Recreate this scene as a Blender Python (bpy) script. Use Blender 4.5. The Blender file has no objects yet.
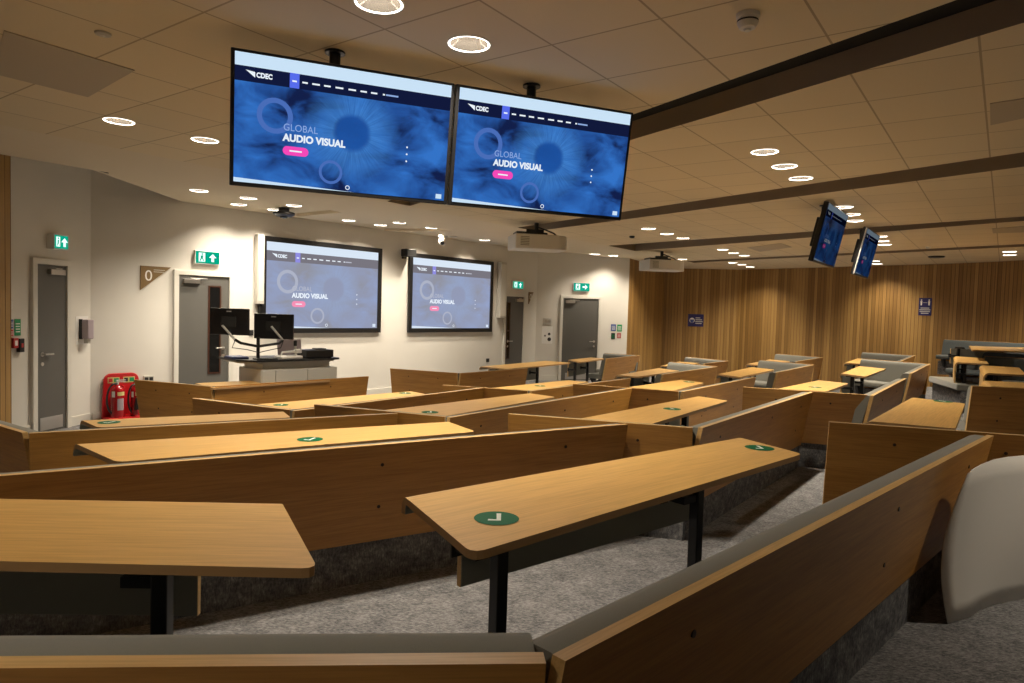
import bpy, bmesh, math, random
from mathutils import Vector, Matrix
R = math.radians
random.seed(7)
S = bpy.context.scene
COL = S.collection

# ------------------------------------------------------------------ camera, world, exposure
CZ = 1.695                       # camera height above the front floor
PITCH, ROLL, F = R(2.6), R(1.7), 24.0 / 36.0 * 1024
fw = Vector((0, math.cos(PITCH), -math.sin(PITCH)))
dn0 = Vector((0, -math.sin(PITCH), -math.cos(PITCH)))
rt0 = Vector((1, 0, 0))
cr = math.cos(ROLL) * rt0 - math.sin(ROLL) * dn0
cd = math.sin(ROLL) * rt0 + math.cos(ROLL) * dn0
cam_d = bpy.data.cameras.new('camera')
cam = bpy.data.objects.new('camera', cam_d)
COL.objects.link(cam)
cam_d.lens = 24.0; cam_d.sensor_width = 36.0; cam_d.clip_start = 0.02; cam_d.clip_end = 100
cam.matrix_world = Matrix(((cr.x, -cd.x, -fw.x, 0), (cr.y, -cd.y, -fw.y, 0), (cr.z, -cd.z, -fw.z, CZ), (0, 0, 0, 1)))
S.camera = cam
w = bpy.data.worlds.new('world'); S.world = w; w.use_nodes = True
w.node_tree.nodes['Background'].inputs[0].default_value = (0.9, 0.8, 0.65, 1)
w.node_tree.nodes['Background'].inputs[1].default_value = 0.02
S.view_settings.view_transform = 'Standard'
S.view_settings.look = 'None'
S.view_settings.gamma = 1.0
S.view_settings.exposure = 0.0
S.view_settings.use_curve_mapping = False
LAMP_W = 30.5                   # watts of each downlight
LAMP_COL = (1.0, 0.88, 0.71)

# ------------------------------------------------------------------ geometry from the survey of the room
def ray(px, py):
    return (fw + cr * ((px - 512) / F) + cd * ((py - 341.5) / F))
def at(px, py, h):              # the point of the horizontal plane h metres below the camera
    r = ray(px, py); t = -h / r.z
    return Vector((r.x * t, r.y * t, CZ - h))
def row_top(k): return 0.557 + 0.09 * k          # bench tops below the camera
def row_floor(k): return 1.335 + 0.09 * k        # floors below the camera

# ------------------------------------------------------------------ materials
def mat(name, col, rough=0.5, metal=0.0, emit=None, es=1.0, spec=None):
    m = bpy.data.materials.new(name); m.use_nodes = True
    b = m.node_tree.nodes['Principled BSDF']
    b.inputs['Base Color'].default_value = (*col, 1)
    b.inputs['Roughness'].default_value = rough
    b.inputs['Metallic'].default_value = metal
    if spec is not None: b.inputs['Specular IOR Level'].default_value = spec
    if emit:
        b.inputs['Emission Color'].default_value = (*emit, 1)
        b.inputs['Emission Strength'].default_value = es
    return m
def nd(m, t, **kw):
    n = m.node_tree.nodes.new(t)
    for k, v in kw.items():
        if hasattr(n, k): setattr(n, k, v)
        else: n.inputs[k.replace('_', ' ')].default_value = v
    return n
def lk(m, a, b): m.node_tree.links.new(a, b)
def ramp(m, fac, stops):
    r = nd(m, 'ShaderNodeValToRGB'); el = r.color_ramp.elements
    while len(el) < len(stops): el.new(0.5)
    for e, (p, c) in zip(el, stops): e.position = p; e.color = (*c, 1)
    lk(m, fac, r.inputs[0]); return r.outputs[0]
def mapping(m, out, scale=(1, 1, 1), rot=(0, 0, 0), loc=(0, 0, 0)):
    n = nd(m, 'ShaderNodeMapping'); n.inputs['Scale'].default_value = scale
    n.inputs['Rotation'].default_value = rot; n.inputs['Location'].default_value = loc
    lk(m, out, n.inputs[0]); return n.outputs[0]
def mixc(m, fac, a, b, blend='MIX'):
    n = nd(m, 'ShaderNodeMix', data_type='RGBA', blend_type=blend)
    for s, v in ((n.inputs[0], fac), (n.inputs[6], a), (n.inputs[7], b)):
        if hasattr(v, 'is_linked'): lk(m, v, s)
        elif isinstance(v, tuple): s.default_value = (*v, 1)
        else: s.default_value = v
    return n.outputs[2]
def bump(m, h, strength, dist=0.01):
    n = nd(m, 'ShaderNodeBump'); n.inputs['Strength'].default_value = strength; n.inputs['Distance'].default_value = dist
    lk(m, h, n.inputs['Height']); lk(m, n.outputs[0], m.node_tree.nodes['Principled BSDF'].inputs['Normal'])

def oak(name, light, dark, rough=0.38):
    m = mat(name, light, rough)
    tc = nd(m, 'ShaderNodeTexCoord'); b = m.node_tree.nodes['Principled BSDF']
    oi = nd(m, 'ShaderNodeObjectInfo')
    v = nd(m, 'ShaderNodeVectorMath', operation='ADD'); lk(m, tc.outputs['Object'], v.inputs[0])
    mu = nd(m, 'ShaderNodeVectorMath', operation='SCALE'); mu.inputs[3].default_value = 13.0
    lk(m, oi.outputs['Location'], mu.inputs[0]); lk(m, mu.outputs[0], v.inputs[1])
    n1 = nd(m, 'ShaderNodeTexNoise', Scale=1.0, Detail=6.0, Roughness=0.65, Distortion=0.4)
    lk(m, mapping(m, v.outputs[0], (1.6, 26, 26)), n1.inputs[0])
    n2 = nd(m, 'ShaderNodeTexNoise', Scale=1.0, Detail=3.0, Roughness=0.5)
    lk(m, mapping(m, v.outputs[0], (6, 160, 160)), n2.inputs[0])
    c = ramp(m, n1.outputs[0], [(0.30, dark), (0.62, light)])
    c2 = ramp(m, n2.outputs[0], [(0.35, (0.84, 0.82, 0.78)), (0.6, (1, 1, 1))])
    lk(m, mixc(m, 1.0, c, c2, 'MULTIPLY'), b.inputs['Base Color'])
    return m
M = {}
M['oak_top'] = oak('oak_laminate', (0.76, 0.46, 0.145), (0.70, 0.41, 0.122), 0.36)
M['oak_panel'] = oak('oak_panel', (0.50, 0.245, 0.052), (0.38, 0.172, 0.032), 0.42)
M['oak_edge'] = oak('oak_edge', (0.72, 0.47, 0.19), (0.60, 0.36, 0.13), 0.4)
M['ply_edge'] = mat('ply_edge', (0.42, 0.25, 0.11), 0.5)
M['grey_lam'] = mat('grey_laminate', (0.27, 0.265, 0.22), 0.5)
M['black'] = mat('black_metal', (0.012, 0.012, 0.013), 0.35)
M['darkgap'] = mat('dark_bracket', (0.02, 0.02, 0.02), 0.6)
M['screw'] = mat('screw_metal', (0.05, 0.03, 0.02), 0.35, 0.6)
M['white'] = mat('white_plastic', (0.72, 0.70, 0.66), 0.45)
M['offwhite'] = mat('cream_plastic', (0.52, 0.495, 0.44), 0.5)
M['doorgrey'] = mat('grey_door_paint', (0.105, 0.102, 0.093), 0.45)
M['frame'] = mat('white_door_frame', (0.66, 0.64, 0.58), 0.45)
M['steel'] = mat('brushed_steel', (0.55, 0.53, 0.5), 0.3, 0.9)
M['silver'] = mat('silver_plastic', (0.6, 0.6, 0.58), 0.35, 0.3)
M['redp'] = mat('red_plastic', (0.50, 0.010, 0.014), 0.35)
M['redm'] = mat('red_extinguisher_paint', (0.30, 0.006, 0.01), 0.2)
M['sticker'] = mat('green_sticker', (0.003, 0.12, 0.046), 0.6, spec=0.15)
M['stickerw'] = mat('white_tick', (0.8, 0.85, 0.8), 0.6)
M['glassdark'] = mat('dark_vision_glass', (0.008, 0.008, 0.008), 0.08)
M['mahog'] = mat('vision_bead_wood', (0.05, 0.017, 0.008), 0.4)
M['blue'] = mat('blue_sign', (0.02, 0.02, 0.13), 0.4)
M['bluel'] = mat('blue_notice', (0.05, 0.09, 0.3), 0.4)
M['greenl'] = mat('green_notice', (0.01, 0.28, 0.10), 0.4)
M['redl'] = mat('red_notice', (0.45, 0.03, 0.03), 0.4)
M['bronze'] = mat('brown_sign', (0.20, 0.125, 0.05), 0.5)
M['yellowl'] = mat('yellow_label', (0.62, 0.55, 0.22), 0.5)
M['paper'] = mat('white_paper', (0.8, 0.79, 0.76), 0.6)
M['sheet'] = mat('pale_grey_board', (0.74, 0.71, 0.66), 0.55)
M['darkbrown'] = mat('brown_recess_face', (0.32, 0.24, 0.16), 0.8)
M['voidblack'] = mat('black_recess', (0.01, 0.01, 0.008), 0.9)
M['lilac'] = mat('lilac_plastic', (0.36, 0.30, 0.33), 0.5)
M['cabgrey'] = mat('pale_grey_cabinet', (0.50, 0.49, 0.45), 0.45)
M['darkblue'] = mat('dark_blue_mat', (0.02, 0.03, 0.10), 0.6)
M['ring'] = mat('lit_lamp_rim', (0.8, 0.8, 0.8), 0.3, 0, (1.0, 0.93, 0.82), 5.0)
M['reflector'] = mat('lamp_reflector', (0.20, 0.18, 0.16), 0.12, 0.95)
M['canblack'] = mat('lamp_can', (0.08, 0.07, 0.06), 0.5)

def fabric(name, c1, c2, scale=900):
    m = mat(name, c1, 0.9, spec=0.2); b = m.node_tree.nodes['Principled BSDF']
    tc = nd(m, 'ShaderNodeTexCoord')
    n = nd(m, 'ShaderNodeTexNoise', Scale=float(scale), Detail=2.0); lk(m, tc.outputs['Object'], n.inputs[0])
    lk(m, ramp(m, n.outputs[0], [(0.3, c2), (0.7, c1)]), b.inputs['Base Color'])
    b.inputs['Sheen Weight'].default_value = 0.3
    return m
M['fabric'] = fabric('grey_upholstery', (0.235, 0.232, 0.20), (0.18, 0.178, 0.153))
M['navy'] = fabric('slate_upholstery', (0.10, 0.115, 0.115), (0.07, 0.082, 0.085))

def carpet():
    m = mat('grey_carpet', (0.2, 0.2, 0.2), 0.95, spec=0.1); b = m.node_tree.nodes['Principled BSDF']
    tc = nd(m, 'ShaderNodeTexCoord')
    g = nd(m, 'ShaderNodeNewGeometry')
    outs = []
    for rot, sc in (((0, 0, R(35)), (70, 210, 90)), ((0, 0, R(-48)), (60, 200, 90))):
        n = nd(m, 'ShaderNodeTexNoise', Scale=1.0, Detail=4.0, Roughness=0.7)
        lk(m, mapping(m, tc.outputs['Object'], sc, rot), n.inputs[0]); outs.append(n.outputs[0])
    big = nd(m, 'ShaderNodeTexNoise', Scale=9.0, Detail=5.0, Roughness=0.7); lk(m, tc.outputs['Object'], big.inputs[0])
    a = nd(m, 'ShaderNodeMath', operation='ADD'); lk(m, outs[0], a.inputs[0]); lk(m, outs[1], a.inputs[1])
    a2 = nd(m, 'ShaderNodeMath', operation='MULTIPLY_ADD'); lk(m, big.outputs[0], a2.inputs[0]); a2.inputs[1].default_value = 0.5; lk(m, a.outputs[0], a2.inputs[2])
    c = ramp(m, a2.outputs[0], [(0.0, (0.03, 0.03, 0.035)), (0.98, (0.055, 0.052, 0.055)), (1.0, (0.5, 0.48, 0.46))])
    mr = nd(m, 'ShaderNodeMapRange'); mr.inputs[1].default_value = 1.0; mr.inputs[2].default_value = 1.5
    lk(m, a2.outputs[0], mr.inputs[0])
    c = ramp(m, mr.outputs[0], [(0.1, (0.085, 0.084, 0.09)), (0.5, (0.20, 0.198, 0.20)), (0.9, (0.34, 0.332, 0.33))])
    lk(m, c, b.inputs['Base Color']); bump(m, a2.outputs[0], 0.5, 0.01)
    return m
M['carpet'] = carpet()
def carpet_riser():
    m = mat('charcoal_riser_carpet', (0.1, 0.1, 0.1), 0.95, spec=0.1); b = m.node_tree.nodes['Principled BSDF']
    tc = nd(m, 'ShaderNodeTexCoord')
    n = nd(m, 'ShaderNodeTexNoise', Scale=1.0, Detail=6.0, Roughness=0.75)
    lk(m, mapping(m, tc.outputs['Object'], (16, 16, 22)), n.inputs[0])
    n2 = nd(m, 'ShaderNodeTexNoise', Scale=1.0, Detail=4.0, Roughness=0.8)
    lk(m, mapping(m, tc.outputs['Object'], (150, 60, 40)), n2.inputs[0])
    a = nd(m, 'ShaderNodeMath', operation='MULTIPLY'); lk(m, n.outputs[0], a.inputs[0]); lk(m, n2.outputs[0], a.inputs[1])
    lk(m, ramp(m, a.outputs[0], [(0.16, (0.07, 0.07, 0.078)), (0.28, (0.17, 0.168, 0.17)), (0.40, (0.34, 0.335, 0.325))]), b.inputs['Base Color'])
    bump(m, a.outputs[0], 0.5, 0.01)
    return m
M['riser'] = carpet_riser()

TILE_ROT = R(35.8)
def ceiling_tiles():
    m = mat('ceiling_tiles', (0.5, 0.45, 0.36), 0.85); b = m.node_tree.nodes['Principled BSDF']
    tc = nd(m, 'ShaderNodeTexCoord')
    br = nd(m, 'ShaderNodeTexBrick', offset=0.0, squash=1.0)
    p0 = at(637 / 3.009 + 340, 135 / 3.009, -1.40)
    lk(m, mapping(m, tc.outputs['Object'], (1, 1, 1), (0, 0, TILE_ROT), (0, 0, 0)), br.inputs['Vector'])
    q = Matrix.Rotation(TILE_ROT, 3, 'Z') @ Vector((p0.x, p0.y, 0))
    mp = br.inputs['Vector'].links[0].from_node; mp.inputs['Location'].default_value = (-q.x, -q.y, 0)
    for k, v in (('Color1', (0.73, 0.615, 0.42, 1)), ('Color2', (0.69, 0.58, 0.395, 1)), ('Mortar', (0.42, 0.33, 0.21, 1)), ('Scale', 1.0), ('Mortar Size', 0.007), ('Mortar Smooth', 0.3), ('Brick Width', 0.61), ('Row Height', 0.61)):
        br.inputs[k].default_value = v
    n = nd(m, 'ShaderNodeTexNoise', Scale=260.0, Detail=2.0); lk(m, tc.outputs['Object'], n.inputs[0])
    lk(m, br.outputs[0], b.inputs['Base Color'])
    return m
M['tiles'] = ceiling_tiles()
M['plaster'] = mat('ceiling_plaster', (0.70, 0.60, 0.44), 0.8)
def plaster_wall():
    m = mat('white_wall_paint', (0.70, 0.66, 0.58), 0.7); b = m.node_tree.nodes['Principled BSDF']
    tc = nd(m, 'ShaderNodeTexCoord'); n = nd(m, 'ShaderNodeTexNoise', Scale=1.3, Detail=3.0); lk(m, tc.outputs['Object'], n.inputs[0])
    lk(m, ramp(m, n.outputs[0], [(0.3, (0.66, 0.635, 0.58)), (0.7, (0.71, 0.685, 0.63))]), b.inputs['Base Color'])
    return m
M['wall'] = plaster_wall()
def slats():
    m = mat('oak_slat_wall', (0.3, 0.18, 0.08), 0.5); b = m.node_tree.nodes['Principled BSDF']
    tc = nd(m, 'ShaderNodeTexCoord')
    sp = nd(m, 'ShaderNodeSeparateXYZ'); lk(m, tc.outputs['UV'], sp.inputs[0])
    def stripes(width):
        d = nd(m, 'ShaderNodeMath', operation='DIVIDE'); lk(m, sp.outputs[0], d.inputs[0]); d.inputs[1].default_value = width
        f = nd(m, 'ShaderNodeMath', operation='FLOOR'); lk(m, d.outputs[0], f.inputs[0])
        wn = nd(m, 'ShaderNodeTexWhiteNoise', noise_dimensions='1D'); lk(m, f.outputs[0], wn.inputs['W'])
        fr = nd(m, 'ShaderNodeMath', operation='FRACT'); lk(m, d.outputs[0], fr.inputs[0])
        return wn.outputs['Value'], fr.outputs[0]
    v1, f1 = stripes(0.085); v2, f2 = stripes(0.46)
    a = nd(m, 'ShaderNodeMath', operation='MULTIPLY_ADD'); lk(m, v2, a.inputs[0]); a.inputs[1].default_value = 0.45; lk(m, v1, a.inputs[2])
    c = ramp(m, a.outputs[0], [(0.1, (0.25, 0.135, 0.036)), (0.75, (0.345, 0.195, 0.056)), (1.0, (0.45, 0.27, 0.085))])
    gap = ramp(m, f1, [(0.0, (0.30, 0.27, 0.22)), (0.07, (0.35, 0.30, 0.25)), (0.12, (1, 1, 1))])
    c = mixc(m, 1.0, c, gap, 'MULTIPLY')
    n = nd(m, 'ShaderNodeTexNoise', Scale=1.0, Detail=5.0, Roughness=0.7)
    lk(m, mapping(m, tc.outputs['UV'], (45, 1.0, 1)), n.inputs[0])
    lk(m, mixc(m, 1.0, c, ramp(m, n.outputs[0], [(0.3, (0.78, 0.75, 0.70)), (0.65, (1, 1, 1))]), 'MULTIPLY'), b.inputs['Base Color'])
    bump(m, gap, 0.6, 0.01)
    return m
M['slats'] = slats()

def screen_mat(name, strength, wash):
    m = bpy.data.materials.new(name); m.use_nodes = True; nt = m.node_tree; nt.nodes.clear()
    out = nd(m, 'ShaderNodeOutputMaterial'); em = nd(m, 'ShaderNodeEmission')
    gl = nd(m, 'ShaderNodeBsdfGlossy'); gl.inputs['Roughness'].default_value = 0.12; gl.inputs[0].default_value = (0.03, 0.03, 0.03, 1)
    ad = nd(m, 'ShaderNodeAddShader')
    if wash: lk(m, em.outputs[0], out.inputs[0])
    else: lk(m, em.outputs[0], ad.inputs[0]); lk(m, gl.outputs[0], ad.inputs[1]); lk(m, ad.outputs[0], out.inputs[0])
    tc = nd(m, 'ShaderNodeTexCoord')
    uv = tc.outputs['UV']                                  # u 0..1.78, v 0..1
    # eye: dark pupil, fibrous iris, cloudy surround
    sub = nd(m, 'ShaderNodeVectorMath', operation='SUBTRACT'); lk(m, uv, sub.inputs[0]); sub.inputs[1].default_value = (0.93, 0.49, 0)
    ln = nd(m, 'ShaderNodeVectorMath', operation='LENGTH'); lk(m, sub.outputs[0], ln.inputs[0])
    gr = nd(m, 'ShaderNodeTexGradient', gradient_type='RADIAL'); lk(m, sub.outputs[0], gr.inputs[0])
    cx = nd(m, 'ShaderNodeCombineXYZ'); sc = nd(m, 'ShaderNodeMath', operation='MULTIPLY'); sc.inputs[1].default_value = 42.0
    lk(m, gr.outputs['Fac'], sc.inputs[0]); lk(m, sc.outputs[0], cx.inputs[0]); lk(m, ln.outputs['Value'], cx.inputs[1])
    fib = nd(m, 'ShaderNodeTexNoise', Scale=3.0, Detail=4.0, Roughness=0.7); lk(m, cx.outputs[0], fib.inputs[0])
    cloud = nd(m, 'ShaderNodeTexNoise', Scale=2.6, Detail=4.0, Roughness=0.55, Distortion=0.5); lk(m, mapping(m, uv, (1, 1.7, 1), (0, 0, 0.4), (3.3, 1.2, 0)), cloud.inputs[0])
    base = ramp(m, cloud.outputs[0], [(0.33, (0.006, 0.014, 0.07)), (0.47, (0.018, 0.085, 0.33)), (0.68, (0.035, 0.18, 0.60))])
    iris = ramp(m, fib.outputs[0], [(0.35, (0.03, 0.15, 0.48)), (0.65, (0.07, 0.27, 0.70))])
    im = ramp(m, ln.outputs['Value'], [(0.12, (0, 0, 0)), (0.17, (0.75, 0.75, 0.75)), (0.30, (0.45, 0.45, 0.45)), (0.42, (0, 0, 0))])
    c = mixc(m, im, base, iris)
    pm = ramp(m, ln.outputs['Value'], [(0.12, (0.9, 0.9, 0.9)), (0.16, (0, 0, 0))])
    c = mixc(m, pm, c, (0.012, 0.085, 0.36))
    if wash: c = mixc(m, 0.62, c, (0.46, 0.47, 0.53))
    lk(m, c, em.inputs[0]); em.inputs[1].default_value = strength
    return m
def emis(name, c, s): 
    m = bpy.data.materials.new(name); m.use_nodes = True; nt = m.node_tree; nt.nodes.clear()
    out = nd(m, 'ShaderNodeOutputMaterial'); em = nd(m, 'ShaderNodeEmission'); em.inputs[0].default_value = (*c, 1); em.inputs[1].default_value = s
    lk(m, em.outputs[0], out.inputs[0]); return m
SC = {}
for nm, k, wsh in (('tv', 0.95, 0), ('side', 0.16, 0), ('wall', 1.0, 1)):
    SC[nm] = dict(
        eye=screen_mat('lit_eye_picture_' + nm, k, wsh),
        bar=emis('lit_browser_bar_' + nm, (0.62, 0.80, 0.97) if not wsh else (0.70, 0.80, 0.92), k),
        nav=emis('lit_menu_bar_' + nm, (0.006, 0.010, 0.045) if not wsh else (0.19, 0.18, 0.21), k),
        hi=emis('lit_menu_tab_' + nm, (0.10, 0.16, 0.88) if not wsh else (0.28, 0.27, 0.75), k),
        txt=emis('lit_white_text_' + nm, (0.85, 0.92, 1.0), k),
        thin=emis('lit_pale_text_' + nm, (0.28, 0.42, 0.78) if not wsh else (0.50, 0.52, 0.60), k),
        ringc=emis('lit_ring_' + nm, (0.07, 0.16, 0.50) if not wsh else (0.42, 0.45, 0.56), k),
        pink=emis('lit_pink_button_' + nm, (0.95, 0.07, 0.50) if not wsh else (0.93, 0.28, 0.46), k))
M['exit_g'] = emis('lit_exit_green', (0.0, 0.42, 0.27), 0.9)
M['exit_w'] = emis('lit_exit_white', (0.75, 1.0, 0.92), 1.3)

# ------------------------------------------------------------------ builders
class MB:
    def __init__(s): s.v = []; s.f = []; s.m = []; s.uv = {}
    def add(s, vs, fs, mi=0):
        b = len(s.v); s.v += [tuple(v) for v in vs]
        for f in fs: s.f.append([b + i for i in f]); s.m.append(mi)
        return s
    def box(s, x0, x1, y0, y1, z0, z1, mi=0, T=None):
        vs = [Vector((x, y, z)) for x in (x0, x1) for y in (y0, y1) for z in (z0, z1)]
        if T: vs = [T @ v for v in vs]
        return s.add(vs, [(0, 1, 3, 2), (4, 6, 7, 5), (0, 4, 5, 1), (2, 3, 7, 6), (0, 2, 6, 4), (1, 5, 7, 3)], mi)
    def prism(s, poly, axis, a, b, mi=0):        # polygon in the two other axes, extruded along axis from a to b
        def P(p, t): return {'x': (t, p[0], p[1]), 'y': (p[0], t, p[1]), 'z': (p[0], p[1], t)}[axis]
        n = len(poly); vs = [P(p, a) for p in poly] + [P(p, b) for p in poly]
        fs = [list(range(n))[::-1], list(range(n, 2 * n))] + [(i, (i + 1) % n, n + (i + 1) % n, n + i) for i in range(n)]
        return s.add(vs, fs, mi)
    def tube(s, pts, r, n=10, mi=0, caps=True):
        pts = [Vector(p) for p in pts]; rs = r if isinstance(r, (list, tuple)) else [r] * len(pts)
        vs = []; up = None
        for i, p in enumerate(pts):
            t = (pts[min(i + 1, len(pts) - 1)] - pts[max(i - 1, 0)]).normalized()
            a = t.cross(Vector((0, 0, 1))) if up is None else up - t * up.dot(t)
            if a.length < 1e-4: a = t.cross(Vector((1, 0, 0)))
            a.normalize(); up = a; b = t.cross(a)
            for k in range(n):
                an = 2 * math.pi * k / n; vs.append(p + (a * math.cos(an) + b * math.sin(an)) * rs[i])
        fs = [(i * n + k, i * n + (k + 1) % n, (i + 1) * n + (k + 1) % n, (i + 1) * n + k) for i in range(len(pts) - 1) for k in range(n)]
        if caps: fs += [list(range(n))[::-1], list(range((len(pts) - 1) * n, len(pts) * n))]
        return s.add(vs, fs, mi)
    def lathe(s, prof, n=24, mi=0, c=(0, 0)):
        vs = [(c[0] + r * math.cos(2 * math.pi * k / n), c[1] + r * math.sin(2 * math.pi * k / n), z) for r, z in prof for k in range(n)]
        fs = [(i * n + k, i * n + (k + 1) % n, (i + 1) * n + (k + 1) % n, (i + 1) * n + k) for i in range(len(prof) - 1) for k in range(n)]
        return s.add(vs, fs, mi)
    def disc(s, c, r, n=24, mi=0, ax='z', r2=None):
        r2 = r2 or r
        vs = []
        for k in range(n):
            a = 2 * math.pi * k / n; p, q = r * math.cos(a), r2 * math.sin(a)
            vs.append((c[0] + p, c[1] + q, c[2]) if ax == 'z' else (c[0] + p, c[1], c[2] + q))
        return s.add(vs, [list(range(n))], mi)
    def annulus(s, c, r0, r1, n=32, mi=0):       # in the xz plane
        vs = [(c[0] + r * math.cos(2 * math.pi * k / n), c[1], c[2] + r * math.sin(2 * math.pi * k / n)) for r in (r0, r1) for k in range(n)]
        return s.add(vs, [(k, (k + 1) % n, n + (k + 1) % n, n + k) for k in range(n)], mi)
    def build(s, name, mats, parent=None, smooth=False, bevel=0, seg=2, M4=None, label=None):
        me = bpy.data.meshes.new(name); me.from_pydata(s.v, [], s.f)
        for mm in (mats if isinstance(mats, (list, tuple)) else [mats]): me.materials.append(mm)
        for p, mi in zip(me.polygons, s.m): p.material_index = mi
        bm = bmesh.new(); bm.from_mesh(me); bmesh.ops.recalc_face_normals(bm, faces=bm.faces); bm.to_mesh(me); bm.free()
        o = bpy.data.objects.new(name, me); COL.objects.link(o)
        if parent: o.parent = parent
        if M4: o.matrix_local = M4
        if smooth:
            for p in me.polygons: p.use_smooth = True
            e = o.modifiers.new('edges', 'EDGE_SPLIT'); e.split_angle = R(40)
        if bevel:
            b = o.modifiers.new('bevel', 'BEVEL'); b.width = bevel; b.segments = seg; b.limit_method = 'ANGLE'; b.angle_limit = R(40)
            b.harden_normals = False
        if label: o['label'] = label
        return o
def thing(name, label, cat, M4=None, group=None):
    o = bpy.data.objects.new(name, None); COL.objects.link(o); o.empty_display_size = 0.2
    if M4: o.matrix_world = M4
    o['label'] = label; o['category'] = cat
    if group: o['group'] = group
    return o
def tag(o, label, cat, group=None):
    o['label'] = label; o['category'] = cat
    if group: o['group'] = group
    return o
def struct(o): o['kind'] = 'structure'; return o
def copy_tree(root):
    c = root.copy(); COL.objects.link(c)
    for ch in list(root.children):
        d = ch.copy(); COL.objects.link(d); d.parent = c
        for g in list(ch.children):
            e = g.copy(); COL.objects.link(e); e.parent = d
    return c
def frame(p, u):                                   # x along u (horizontal), y to its left, z up
    u = Vector((u[0], u[1], 0)).normalized()
    return Matrix(((u.x, -u.y, 0, p[0]), (u.y, u.x, 0, p[1]), (0, 0, 1, p[2]), (0, 0, 0, 1)))
def text_obj(body, size, name, m, parent, x, y, z, extrude=0.0, scale_x=1.0, bold=0.0):   # lettering standing in the xz plane, facing -y
    cu = bpy.data.curves.new(name, 'FONT'); cu.body = body; cu.size = size; cu.extrude = extrude; cu.space_character = 1.02; cu.offset = bold * size
    t = bpy.data.objects.new(name, cu)
    me = bpy.data.meshes.new_from_object(t); bpy.data.objects.remove(t)
    me.name = name; me.materials.clear(); me.materials.append(m)
    o = bpy.data.objects.new(name, me); COL.objects.link(o); o.parent = parent
    o.matrix_local = Matrix.Translation((x, y, z)) @ Matrix.Rotation(R(90), 4, 'X') @ Matrix.Diagonal((scale_x, 1, 1, 1))
    return o

# ------------------------------------------------------------------ the room: plan of the walls
W = [Vector(p) for p in ((-5.87, 7.97), (-5.72, 9.25), (-4.95, 10.15), (0.57, 16.7), (2.91, 17.3), (4.5, 20.5), (6.6, 20.2), (8.36, 18.3), (10.2, 16.1), (10.7, 15.2), (11.5, 13.0))]
H1, H2, HV = 1.40, 1.46, 2.0                       # tiled ceiling, front ceiling and upper lid above the camera
BACK = -3.2
ZT = CZ + HV + 0.02
def wall_piece(name, a, b, m, z0=0.0, z1=ZT, th=0.12, proud=0.0):
    # room side is to the right of a -> b
    u = (b - a).normalized(); n = Vector((-u.y, u.x)); L = (b - a).length
    me = bpy.data.meshes.new(name)
    q = [a - n * proud, b - n * proud, b + n * th, a + n * th]
    vs = [(p.x, p.y, z) for z in (z0, z1) for p in q]
    me.from_pydata(vs, [], [(0, 1, 5, 4), (1, 2, 6, 5), (2, 3, 7, 6), (3, 0, 4, 7), (0, 3, 2, 1), (4, 5, 6, 7)])
    uvl = me.uv_layers.new(name='UVMap')
    for p in me.polygons:
        for li in p.loop_indices:
            v = Vector(vs[me.loops[li].vertex_index]); uvl.data[li].uv = ((v.xy - a).dot(u) + wall_piece.off, v.z)
    wall_piece.off += L + 0.37
    me.materials.append(m)
    o = bpy.data.objects.new(name, me); COL.objects.link(o); return struct(o)
wall_piece.off = 0.0
wall_piece('wall_left', W[0], W[1], M['wall'])
wall_piece('wall_front_left', W[1], W[2], M['wall'])
wall_piece('wall_front', W[2], W[3], M['wall'])
wall_piece('wall_front_right', W[3], W[4], M['wall'])
for i, nm in ((4, 'wall_return'), (5, 'wall_far'), (6, 'wall_far_right'), (7, 'wall_right'), (8, 'wall_right'), (9, 'wall_right')):
    wall_piece(nm, W[i], W[i + 1], M['slats'])
wall_piece('wall_right', W[10], Vector((11.5, BACK)), M['slats'])
wall_piece('wall_back', Vector((11.5, BACK)), Vector((-5.84, BACK)), M['wall'])
wall_piece('wall_left', Vector((-5.84, BACK)), Vector((-5.84, 7.95)), M['slats'])

def rect_floor(name, poly, z, th, m):
    mb = MB().prism([(p[0], p[1]) for p in poly], 'z', z - th, z)
    return struct(mb.build(name, m))
room = [(-5.72, BACK), (-5.72, 7.9)] + [(p.x, p.y) for p in W] + [(11.5, BACK)]
rect_floor('floor', room, 0.0, 0.1, M['carpet'])

# ---- benches: pixel ends of the camera-side top edge of each backrest panel, row, and what it looks like
BEN = []
def B(k, P, Q, label, top=None, trimQ=0.0, fab='fabric'):
    BEN.append(dict(k=k, P=P, Q=Q, label=label, T=row_top(k) if top is None else top, trim=trimQ, fab=fab))
# row 0
B(0, (-973, 677), (546, 663.5), 'nearest bench, its oak back running along the bottom left edge of the view')
B(0, (565.5, 661), (994, 435.5), 'long bench with grey-topped oak back slanting across the bottom right foreground', trimQ=0.12)
B(0, (829.5, 422), (1085, 440), 'oak bench back crossing behind the far end of the bottom right bench')
B(0, (972.5, 386), (1080, 391), 'oak bench back at the right edge, right of the lengthwise table')
# row 1
B(1, (-150, 488.5), (628, 424.3), 'long oak bench back behind both nearest tables, reaching the left edge', trimQ=0.1)
B(1, (508, 414), (699, 428.5), 'short bench closing the right end of the long bench behind the centre table')
B(1, (703, 427.8), (813.5, 392), 'grey-topped oak bench behind the right end of the centre table', trimQ=0.12)
B(1, (743, 387), (872, 395.2), 'short oak bench back at the end of the aisle right of the centre table')
B(1, (873.8, 395.6), (906.6, 378.5), 'narrow foreshortened oak bench left of the lengthwise table')
B(1, (912, 373.4), (930.4, 364), 'oak bench with dark side profile just above the lengthwise table')
B(1, (930.4, 363.8), (864, 358.6), 'wide grey upholstered backrest behind the small pole table, under the social distancing sign')
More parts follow.
